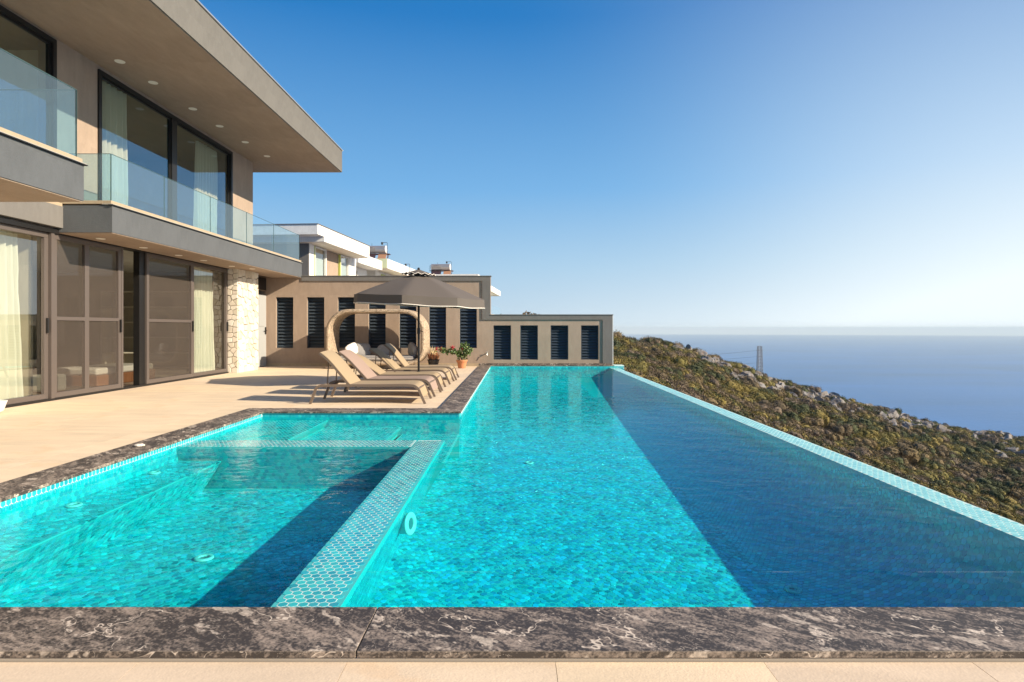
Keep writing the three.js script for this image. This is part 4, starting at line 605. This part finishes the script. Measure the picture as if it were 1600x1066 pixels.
// ---------------------------------------------------------------- flower pots
{
  const o = thing('potted_bougainvillea', 'terracotta pot with leafy green plant and red flowers beside the wall', 'potted plant', [-1.42, 0, -16.45]);
  part(o, 'pot', lathe([[0.0001, 0.0], [0.095, 0.0], [0.10, 0.01], [0.128, 0.17], [0.148, 0.175], [0.15, 0.22], [0.142, 0.225], [0.13, 0.218], [0.12, 0.19], [0.0001, 0.19]], 36), M.terracotta);
  part(o, 'soil', new THREE.CylinderGeometry(0.118, 0.118, 0.012, 24).translate(0, 0.196, 0), M.soil);
  const r = rng(55), green = [[0.10, 0.17, 0.035], [0.16, 0.23, 0.05], [0.065, 0.12, 0.028]], leaves = [[], [], []], stems = [], flowers = [];
  const branch = (pts, n, spread) => { stems.push(tube(pts, 0.007, 16, 5)); const c = new THREE.CatmullRomCurve3(pts.map((p) => V3(...p))); for (let i = 0; i < n; i++) { const t = 0.25 + 0.75 * r(), p = c.getPoint(t).add(V3((r() - 0.5) * spread, (r() - 0.5) * spread, (r() - 0.5) * spread)), d = V3(r() - 0.5, r() - 0.35, r() - 0.5).normalize(); leafBlade(r, p, d, 0.055 + r() * 0.035, 0.02 + r() * 0.01, leaves[Math.floor(r() * 3)]); } return c; };
  branch([[0, 0.19, 0], [0.02, 0.34, 0.01], [0.06, 0.48, 0.02], [0.10, 0.62, 0]], 130, 0.17);
  branch([[0, 0.19, 0], [-0.02, 0.34, 0], [0.01, 0.48, -0.04], [0.02, 0.6, -0.05]], 110, 0.16);
  branch([[0, 0.2, 0], [0.08, 0.33, 0.04], [0.17, 0.43, 0.05], [0.24, 0.50, 0.03]], 100, 0.14);
  const long = branch([[0, 0.2, 0], [-0.1, 0.40, 0.03], [-0.28, 0.46, 0.05], [-0.46, 0.45, 0.04], [-0.62, 0.49, 0.02]], 170, 0.10);
  branch([[0, 0.2, 0], [-0.08, 0.36, 0.05], [-0.2, 0.42, 0.08], [-0.3, 0.43, 0.08]], 70, 0.10);
  for (const [x, y, z, n, s] of [[-0.26, 0.53, 0.06, 34, 0.075], [-0.23, 0.56, 0.03, 20, 0.06], [-0.66, 0.51, 0.03, 24, 0.07], [-0.55, 0.52, 0.03, 14, 0.05], [0.02, 0.50, 0.06, 5, 0.03]]) for (let i = 0; i < n; i++) leafBlade(r, V3(x + (r() - 0.5) * s, y + (r() - 0.5) * s, z + (r() - 0.5) * s), V3(r() - 0.5, r() - 0.2, r() - 0.5).normalize(), 0.04, 0.017, flowers);
  part(o, 'stems', stems, std([0.16, 0.11, 0.06]));
  green.forEach((c, k) => part(o, 'leaves', triGeo(leaves[k]), phys(c, { roughness: 0.55, transmission: 0.3, thickness: 0 })));
  part(o, 'flowers', triGeo(flowers), phys([0.52, 0.012, 0.045], { roughness: 0.7, transmission: 0.3, thickness: 0 }), 'clusters of red flowers');
  const k = thing('potted_grass', 'black plastic pot of dry reddish grass beside the wicker daybed', 'potted plant', [-2.22, 0, -16.75]);
  part(k, 'pot', lathe([[0.0001, 0], [0.115, 0], [0.155, 0.19], [0.17, 0.195], [0.168, 0.215], [0.15, 0.21], [0.145, 0.18], [0.0001, 0.17]], 32), M.plasticBlack); part(k, 'soil', new THREE.CylinderGeometry(0.142, 0.142, 0.012, 24).translate(0, 0.175, 0), M.soil);
  const dry = [], tall = []; for (let i = 0; i < 260; i++) { const a = r() * 6.283, q = Math.sqrt(r()) * 0.12; leafBlade(r, V3(Math.cos(a) * q, 0.18, Math.sin(a) * q), V3(Math.cos(a) * 0.35 * r(), 1, Math.sin(a) * 0.35 * r()).normalize(), 0.10 + r() * 0.16, 0.006, dry); } for (let i = 0; i < 14; i++) { const a = r() * 6.283; leafBlade(r, V3((r() - 0.5) * 0.15, 0.18, (r() - 0.5) * 0.15), V3(Math.cos(a) * 0.45 * r(), 1, Math.sin(a) * 0.3).normalize(), 0.3 + r() * 0.15, 0.005, tall); }
  part(k, 'grass', triGeo(dry), std([0.30, 0.13, 0.06])); part(k, 'seed_stalks', triGeo(tall), std([0.52, 0.40, 0.22]));
}
// ---------------------------------------------------------------- neighbouring houses and their solar heaters
const HT = -0.075;                                                // the neighbours stand turned a little to the right
function house(label, at, build, group) { const o = thing('white_house', label, 'house', at, 'white flat-roofed houses beyond the garden wall'); o.rotation.y = HT; build(o); return o; }
house('white flat-roofed house with green-edged windows just beyond the garden wall', [-8.03, 0, -25], (o) => {
  part(o, 'roof', [box(-7, 0, 4.90, 5.31, -6.8, 0)], M.white); part(o, 'roof_edge', [box(-7, 0.03, 5.311, 5.335, -6.83, 0.03)], M.stuccoGrey); part(o, 'lower_fascia', [box(-7, -0.002, 4.70, 4.8995, -6.79, -0.7)], M.white);
  part(o, 'soffit', box(-7, -0.02, 4.690, 4.6995, -6.78, -0.71), M.offWhite);
  part(o, 'wall', [box(-7, -0.85, -2, 4.69, -1.4, -1.2), box(-1.1, -0.85, -2, 4.69, -1.75, -1.4), box(-1.1, -0.85, -2, 4.69, -7.2, -6.2), box(-7, -6.8, -2, 4.69, -7.2, -1.4), box(-1.1, -0.852, -2, 2.2, -6.2, -1.75)], M.white);
  part(o, 'end_wall', [box(-7, -0.86, -2, 4.688, -1.199, -1.15)], M.stuccoGrey);  // grey sheet over the white end wall: its shade is put into the colour
  const green = std([0.50, 0.56, 0.13], { roughness: 0.5 });
  for (const [a, b] of [[1.78, 3.1], [4.9, 6.1]]) { const f = part(o, 'window', frameZ(-0.88, a, b, 2.2, 4.66, 0.06, 0.1), M.white); part(f, 'reveal', [box(-0.93, -0.825, 2.2, 4.66, -a, -a + 0.05)], green); part(f, 'pane', paneZ(-0.9, a + 0.06, b - 0.06, 2.26, 4.6), M.glass); part(f, 'blind', box(-1.0, -0.98, 2.26, 4.2, -b + 0.06, -a - 0.06), std([0.50, 0.55, 0.58])); }
  part(o, 'infill_panel', box(-1.05, -0.95, 2.2, 4.66, -4.89, -3.11), M.stucco);
  for (let k = 0; k < 4; k++) part(o, 'downlight', lathe([[0.0001, -0.002], [0.05, -0.002], [0.055, 0.003]], 12).translate(-0.45, 4.688, -1.6 - k * 1.3), M.lamp);
});
house('white house with plain fascia, second beyond the garden wall', [-8.45, 0, -33.2], (o) => { part(o, 'roof', box(-7, 0, 4.62, 5.17, -4.4, 0), M.white); part(o, 'wall', box(-6.8, -0.9, -2, 4.61, -4.2, -0.8), M.white); const f = part(o, 'window', frameZ(-0.885, 1.3, 2.3, 3.2, 4.4, 0.06, 0.08), M.stuccoGrey); part(f, 'pane', paneZ(-0.89, 1.36, 2.24, 3.26, 4.34), M.glass); });
house('white house with pale green fascia end below a solar tank', [-7.9, 0, -38], (o) => { part(o, 'roof', box(-8, 0, 4.79, 5.38, -9.2, -0.01), M.white); part(o, 'fascia_end', box(-8, -0.002, 4.795, 5.375, -0.009, 0.02), std([0.62, 0.66, 0.42], { roughness: 0.9 })); part(o, 'soffit', box(-8, -0.02, 4.775, 4.7895, -9.18, 0), M.offWhite); part(o, 'wall', box(-7.8, -1.0, -2, 4.77, -9, -0.8), M.white); const f = part(o, 'window', frameZ(-0.98, 2.0, 4.4, 2.6, 4.6, 0.08, 0.08), std([0.42, 0.5, 0.15])); part(f, 'pane', paneZ(-0.985, 2.08, 4.32, 2.68, 4.52), M.glass); });
house('low white house whose thin roof line shows above the garden wall', [-2.85, 0, -47.5], (o) => { part(o, 'roof', box(-9, 0, 5.05, 5.26, -6, 0), M.white); part(o, 'wall', box(-8.8, -0.8, -2, 5.04, -5.8, -0.4), M.white); });
house('farthest white house, only a roof end showing right of the garden wall step', [-2.2, 0, -47.9 - 0.0], (o) => { o.position.set(-2.18, 0, -50); part(o, 'roof', box(-6, 0, 4.22, 4.68, -10.2, -1.0), M.white); part(o, 'soffit', box(-6, -0.02, 4.205, 4.2195, -10.18, -1.02), M.offWhite); part(o, 'wall', box(-5.8, -1.6, -3, 4.20, -9.6, -3), M.white); part(o, 'balcony_glass', [paneZ(0.02, 3, 10, 2.3, 3.05)], M.glassClear); part(o, 'balcony_slab', box(-1.6, 0.1, 2.0, 2.29, -10.1, -2.9), M.white); });
function heater(label, at, L = 1.45, R = 0.25, text = true) {
  const o = thing('solar_water_heater', label, 'water heater', at, 'solar water heaters on the neighbouring roofs'); o.rotation.y = HT;
  const tk = part(o, 'tank', [new THREE.CylinderGeometry(R, R, L, 28).rotateZ(Math.PI / 2).translate(0, 0.62, 0)], std([0.40, 0.37, 0.35], { roughness: 0.35, metalness: 0.55 }));
  for (const s of [-1, 1]) part(tk, 'end_cap', lathe([[0.0001, 0.05], [R * 0.6, 0.045], [R * 1.02, 0.01], [R * 1.02, -0.02]], 28).rotateZ(-s * Math.PI / 2).translate(s * L / 2, 0.62, 0), std([0.62, 0.60, 0.58], { roughness: 0.5 }));
  if (text) { const c = document.createElement('canvas'); c.width = 256; c.height = 64; const x = c.getContext('2d'); x.fillStyle = '#8f8780'; x.fillRect(0, 0, 256, 64); x.fillStyle = '#2a1f33'; x.font = 'bold 46px sans-serif'; x.fillText('SUAVIS', 34, 50); const t = new THREE.CanvasTexture(c); t.colorSpace = THREE.SRGBColorSpace; t.magFilter = THREE.LinearFilter; const g = new THREE.CylinderGeometry(R + 0.004, R + 0.004, L * 0.45, 12, 1, true, -0.35, 0.9), uv = g.attributes.uv; g.rotateZ(Math.PI / 2); const p = g.attributes.position; for (let i = 0; i < p.count; i++) uv.setXY(i, p.getX(i) / (L * 0.45) + 0.5, Math.atan2(p.getY(i), p.getZ(i)) / 1.0 * 1.1); g.translate(-L * 0.2, 0.62, 0); part(tk, 'lettering', g, std([1, 1, 1], { map: t, roughness: 0.5 }), 'dark lettering on the tank'); }
  part(o, 'stand', [bar([-L / 2 - 0.15, 0.33, 0.1], [L / 2 + 0.25, 0.33, 0.1], 0.025), bar([-L / 2 - 0.1, 0.33, -0.3], [L / 2 + 0.2, 0.33, -0.3], 0.025), ...[-0.5, 0.5].flatMap((s) => [bar([s * L, 0, 0.1], [s * L, 0.42, 0.1], 0.02), bar([s * L, 0, -0.3], [s * L, 0.42, -0.3], 0.02), bar([s * L, 0, -0.3], [s * L + 0.2, 0.34, 0.1], 0.016)])], std([0.10, 0.05, 0.04], { roughness: 0.8 }));
  part(o, 'collector', boxUV(new THREE.BoxGeometry(L * 0.5, 0.5, 0.06).rotateX(-0.7).translate(-L * 0.22, 0.16, 0.2)), std([0.05, 0.03, 0.035], { roughness: 0.3 })); part(o, 'collector', boxUV(new THREE.BoxGeometry(L * 0.38, 0.5, 0.06).rotateX(-0.7).translate(L * 0.35, 0.16, 0.2)), std([0.36, 0.19, 0.11], { roughness: 0.5 }), 'coppery brown collector panel');
  part(o, 'vent_pipe', tube([[L * 0.55, 0.35, 0], [L * 0.55, 0.95, 0], [L * 0.55, 1.04, 0], [L * 0.5, 1.06, 0], [L * 0.36, 1.05, 0]], 0.014, 20, 6), M.blackMetal); part(o, 'float_box', new THREE.CylinderGeometry(0.075, 0.06, 0.15, 12).translate(L * 0.31, 1.0, 0), M.plasticBlack); part(o, 'pipe', [tube([[-L / 2, 0.75, 0], [-L / 2 - 0.12, 0.75, 0], [-L / 2 - 0.13, 0.6, 0], [-L / 2 - 0.12, 0.35, 0.05]], 0.016, 14, 6), bar([-L * 0.18, 0.85, 0], [-L * 0.18, 1.02, 0], 0.01)], M.blackMetal);
  return o;
}
heater('solar water tank with gooseneck pipe above the pale green fascia end', [-8.75, 5.39, -38.6], 1.35, 0.24);
heater('solar water tank standing on the roof right of the umbrella top', [-5.85, 5.27, -48.6], 1.5, 0.26);
heater('solar heater mostly hidden behind the white roof, left of the umbrella top', [-8.1, 4.55, -43.5], 1.2, 0.2, false);
heater('solar heater hidden behind the roof edge, only its gooseneck above the umbrella', [-7.6, 4.25, -46.2], 1.2, 0.2, false);
// ---------------------------------------------------------------- scrub, rocks and trees on the hillside
function bushGeo(seed, n = 1700, flat = 0.78) {
  const r = rng(seed), out = [], lobes = []; for (let i = 0; i < 9; i++) { const a = r() * 6.283, q = 0.2 + 0.42 * r(); lobes.push([Math.cos(a) * q, 0.28 + 0.42 * r(), Math.sin(a) * q, 0.26 + 0.22 * r()]); }
  for (let i = 0; i < n; i++) { const L = lobes[Math.floor(r() * 9)], d = V3(r() * 2 - 1, r() * 1.7 - 0.7, r() * 2 - 1).normalize(), q = L[3] * (0.76 + 0.34 * r()); leafBlade(r, V3(L[0] + d.x * q, Math.max(0.02, (L[1] + d.y * q) * flat), L[2] + d.z * q), d.clone().add(V3(r() - 0.5, r() - 0.3, r() - 0.5)).normalize(), 0.042 + 0.04 * r(), 0.018 + 0.014 * r(), out); }
  for (const L of lobes) { const g = new THREE.IcosahedronGeometry(L[3] * 0.74, 2), p = g.attributes.position; for (let k = 0; k < p.count; k++) { const s = 0.78 + 0.42 * vnoise(p.getX(k) * 7 + 20, p.getY(k) * 7 + p.getZ(k) * 5 + 20, 0, seed); out.push(L[0] + p.getX(k) * s, Math.max(0, (L[1] + p.getY(k) * s) * flat), L[2] + p.getZ(k) * s); } }
  const g = triGeo(out); return g;
}
const bushes = [1, 2, 3, 4, 5].map((s) => bushGeo(700 + s));
const bushTones = [[0.110, 0.102, 0.028], [0.145, 0.122, 0.032], [0.050, 0.058, 0.020], [0.150, 0.108, 0.050], [0.100, 0.074, 0.040], [0.185, 0.142, 0.036], [0.140, 0.104, 0.070]];
const bushMats = bushTones.map((c) => std(c, { roughness: 0.95, side: THREE.DoubleSide })), bushWhite = std([1, 1, 1], { roughness: 0.95, side: THREE.DoubleSide });
const rockGeo = (seed) => { const g = new THREE.IcosahedronGeometry(1, 3), p = g.attributes.position, r = rng(seed), ax = 0.6 + 0.9 * r(), ay = 0.6 + 0.9 * r(), az = 0.6 + 0.9 * r(), cuts = []; for (let i = 0; i < 14; i++) cuts.push([V3(r() * 2 - 1, r() * 2 - 0.8, r() * 2 - 1).normalize(), 0.38 + 0.36 * r()]);
  for (let i = 0; i < p.count; i++) { const v = V3(p.getX(i), p.getY(i), p.getZ(i)); for (const [n, d] of cuts) { const t = v.dot(n) - d; if (t > 0) v.addScaledVector(n, -t); } const s = 1 + 0.34 * (fbm(v.x * 5 + 30, v.y * 5 + v.z * 3 + 30, 0, seed, 3) - 0.5); p.setXYZ(i, v.x * s * ax, v.y * s * ay, v.z * s * az); }
  g.computeVertexNormals(); return boxUV(g); };
const rocks = [11, 12, 13, 14, 15, 16].map(rockGeo);
const project = (p) => { const d = -p[2]; return [VPX + p[0] / d * FOC, VPY - (p[1] - EYE) / d * FOC, d]; };
const shows = (p) => { const [x, y, d] = project(p); return x > 956 && x < 1608 && y < VPY + (x - VPX) * 0.385 - 2; };
{
  const r = rng(2024), list = [], rk = [];
  const stony = (s, t) => sstep(0.38, 0.50, fbm(s * 46, t * 9, 0, 333, 4)) * sstep(1.32, 1.66, t) * sstep(0.30, 0.44, s) * (1 - 0.7 * sstep(2.0, 2.15, t));
  for (let k = 0; k < 28000; k++) {
    const s = r(), t = 0.35 + Math.pow(r(), 0.8) * 2.0, p = ground(s, t), a = stony(s, t), q = r(), d = Math.hypot(p[0], p[2]);
    if (p[0] < 4.5 && d < 120) { if (p[0] > -60 && p[0] < 3 && d < 70) continue; }
    if (p[0] < 6 && p[2] > -30) continue;
    if (q < a * 0.76) { if (rk.length < 5200) { const w = (0.6 + 2.6 * Math.pow(r(), 3.0)) * clamp(d / 190, 0.5, 1.3); rk.push([p, w, r() * 6.28, Math.floor(r() * 6), r(), d]); } continue; }
    if (a > 0.45 && r() < 0.30) continue;
    if (r() > 0.90 - 0.25 * (d > 200)) continue;
    const size = (0.7 + (d < 110 ? 1.2 : 2.1) * Math.pow(r(), 2)) * clamp(0.75 + d / 300, 0.8, 1.7), tone = fbm(p[0] * 0.035 + 9, p[2] * 0.035 + 9, 0, 444, 3);
    list.push([p, size, r() * 6.28, Math.floor(r() * 5), clamp(([0, 0, 1, 1, 2, 2, 3, 4, 5, 6][Math.floor(clamp(r() * 0.75 + tone * 0.5, 0, 0.99) * 10)]), 0, 6), d, 0.75 + 0.5 * r()]);
  }
  const pick = (all, n) => { const vis = all.filter((b) => shows([b[0][0], b[0][1] + b[1] * 0.5, b[0][2]])); vis.sort((a, b) => b[1] / b[5] - a[1] / a[5]); return new Set(vis.slice(0, n)); };
  const ownB = pick(list, 280), ownR = pick(rk, 200);
  const toneWord = ['olive green', 'yellowish green', 'dark green', 'tawny', 'brownish', 'golden green', 'grey-brown'];
  for (const b of ownB) { const o = finish(new THREE.Mesh(bushes[b[3]], bushMats[b[4]])); o.name = numbered('shrub'); o.position.set(b[0][0], b[0][1] - 0.08, b[0][2]); o.scale.set(b[1], b[1] * b[6], b[1]); o.rotation.y = b[2]; o.userData = { label: toneWord[b[4]] + ' shrub among the scrub on the hillside below the pool', category: 'shrub', group: toneWord[b[4]] + ' shrubs on the hillside' }; scene.add(o); }
  for (const b of ownR) { const o = finish(new THREE.Mesh(rocks[b[3]], M.rock)); o.name = numbered('boulder'); o.position.set(b[0][0], b[0][1] + b[1] * 0.02, b[0][2]); o.scale.setScalar(b[1]); o.rotation.set(b[4], b[2], b[4] * 2); o.userData = { label: 'pale grey limestone boulder on the rocky crest of the hillside', category: 'boulder', group: 'limestone boulders on the hillside crest' }; scene.add(o); }
  const mt = new THREE.Matrix4(), q4 = new THREE.Quaternion(), e = new THREE.Euler(), c = new THREE.Color();
  bushes.forEach((g, v) => { const sub = list.filter((b) => b[3] === v && !ownB.has(b)), im = new THREE.InstancedMesh(g, bushWhite, sub.length); im.name = numbered('hillside_scrub'); im.userData = { kind: 'stuff', label: 'low green and brown scrub covering the hillside', category: 'scrub' }; finish(im); sub.forEach((b, k) => { im.setMatrixAt(k, mt.compose(V3(b[0][0], b[0][1] - 0.08, b[0][2]), q4.setFromEuler(e.set(0, b[2], 0)), V3(b[1], b[1] * b[6], b[1]))); const w = bushTones[b[4]], f = 0.8 + 0.4 * ((b[2] * 7) % 1); im.setColorAt(k, c.setRGB(w[0] * f, w[1] * f, w[2] * f)); }); scene.add(im); });
  rocks.forEach((g, v) => { const sub = rk.filter((b) => b[3] === v && !ownR.has(b)), im = new THREE.InstancedMesh(g, M.rock, sub.length); im.name = numbered('scree'); im.userData = { kind: 'stuff', label: 'loose pale limestone strewn over the hillside crest', category: 'rocks' }; finish(im); sub.forEach((b, k) => { im.setMatrixAt(k, mt.compose(V3(b[0][0], b[0][1] + b[1] * 0.02, b[0][2]), q4.setFromEuler(e.set(b[4], b[2], b[4] * 2)), V3(b[1], b[1], b[1]))); const f = 0.8 + 0.35 * b[4]; im.setColorAt(k, c.setRGB(f, f, f)); }); scene.add(im); });
}
function tree(label, at, h, crownR, tone, seed) {
  const o = thing('tree', label, 'tree', at), r = rng(seed); part(o, 'trunk', [tube([[0, 0, 0], [0.1, h * 0.3, 0.05], [-0.05, h * 0.6, 0], [0.05, h * 0.8, 0]], 0.09, 16, 7), tube([[0, h * 0.5, 0], [0.3 * crownR, h * 0.7, 0.1], [0.6 * crownR, h * 0.85, 0.1]], 0.045, 10, 6), tube([[0, h * 0.45, 0], [-0.3 * crownR, h * 0.66, -0.1], [-0.55 * crownR, h * 0.82, -0.1]], 0.045, 10, 6)], std([0.13, 0.095, 0.065]));
  const out = []; for (let k = 0; k < 16; k++) { const a = r() * 6.283, q = crownR * Math.sqrt(r()) * 0.8, c = V3(Math.cos(a) * q, h * (0.72 + 0.26 * r()) - q * 0.15, Math.sin(a) * q), R = crownR * (0.22 + 0.16 * r()); for (let i = 0; i < 110; i++) { const d = V3(r() * 2 - 1, r() * 2 - 1, r() * 2 - 1).normalize(); leafBlade(r, c.clone().addScaledVector(d, R * Math.cbrt(r())), d, 0.09 + 0.06 * r(), 0.03 + 0.015 * r(), out); } }
  part(o, 'crown', triGeo(out), std(tone, { roughness: 0.9, side: THREE.DoubleSide })); return o;
}
tree('small bushy tree whose crown shows above the low garden wall', [0.75, -2.1, -40], 4.15, 0.95, [0.13, 0.09, 0.05], 81);
tree('little tree crown barely above the low garden wall, right of the taller one', [2.15, -2.1, -41], 3.75, 0.6, [0.10, 0.085, 0.055], 82);
tree('small brown tree crown behind the first white house roof', [-12.1, 0.6, -31.5], 5.7, 0.6, [0.16, 0.10, 0.06], 83);
// ---------------------------------------------------------------- power pylon and its cables
{
  const at = [106.8, -20.0, -268], H = 13.2, o = thing('power_pylon', 'grey steel lattice pylon on the hillside crest against the sea', 'pylon', at), st = std([0.24, 0.24, 0.25], { roughness: 0.5, metalness: 0.5 });
  const w = (y) => lerp(1.05, 0.72, y / H), C = [[-1, -1], [1, -1], [1, 1], [-1, 1]];
  for (const [a, b] of C) part(o, 'leg', bar([a * w(0), 0, b * w(0)], [a * w(H), H, b * w(H)], 0.10, 6), st);
  for (let k = 0; k < 9; k++) { const y0 = k * H / 9, y1 = (k + 1) * H / 9, gs = []; for (let i = 0; i < 4; i++) { const [a, b] = C[i], [c, d] = C[(i + 1) % 4]; gs.push(bar([a * w(y0), y0, b * w(y0)], [c * w(y1), y1, d * w(y1)], 0.06, 5), bar([c * w(y0), y0, d * w(y0)], [a * w(y1), y1, b * w(y1)], 0.06, 5), bar([a * w(y1), y1, b * w(y1)], [c * w(y1), y1, d * w(y1)], 0.06, 5)); } part(o, 'bracing', gs, st); }
  for (const [k, y] of [[0, 11.3], [1, 8.6], [2, 5.9]]) { part(o, 'crossarm', [bar([-1.5, y, 0], [1.5, y, 0], 0.07, 6)], st);
    const p0 = V3(at[0] - 1.4, at[1] + y, at[2]), p1 = V3(at[0] - 75, at[1] + y - 4 + k * 1.2, at[2] - 130), m = p0.clone().lerp(p1, 0.5); m.y -= 4;
    single('power_cable', new THREE.TubeGeometry(new THREE.CatmullRomCurve3([p0, p0.clone().lerp(m, 0.5).add(V3(0, -1, 0)), m, m.clone().lerp(p1, 0.5).add(V3(0, -1, 0)), p1]), 40, 0.035, 5), std([0.10, 0.11, 0.13]), ['top', 'middle', 'lowest'][k] + ' of the three cables running left from the steel pylon', 'cable', 'cables on the pylon'); }
}

scene.fog = new THREE.FogExp2(new THREE.Color().setRGB(0.76, 0.91, 1.0), 0.00006);   // sea haze
renderer.render(scene, camera);
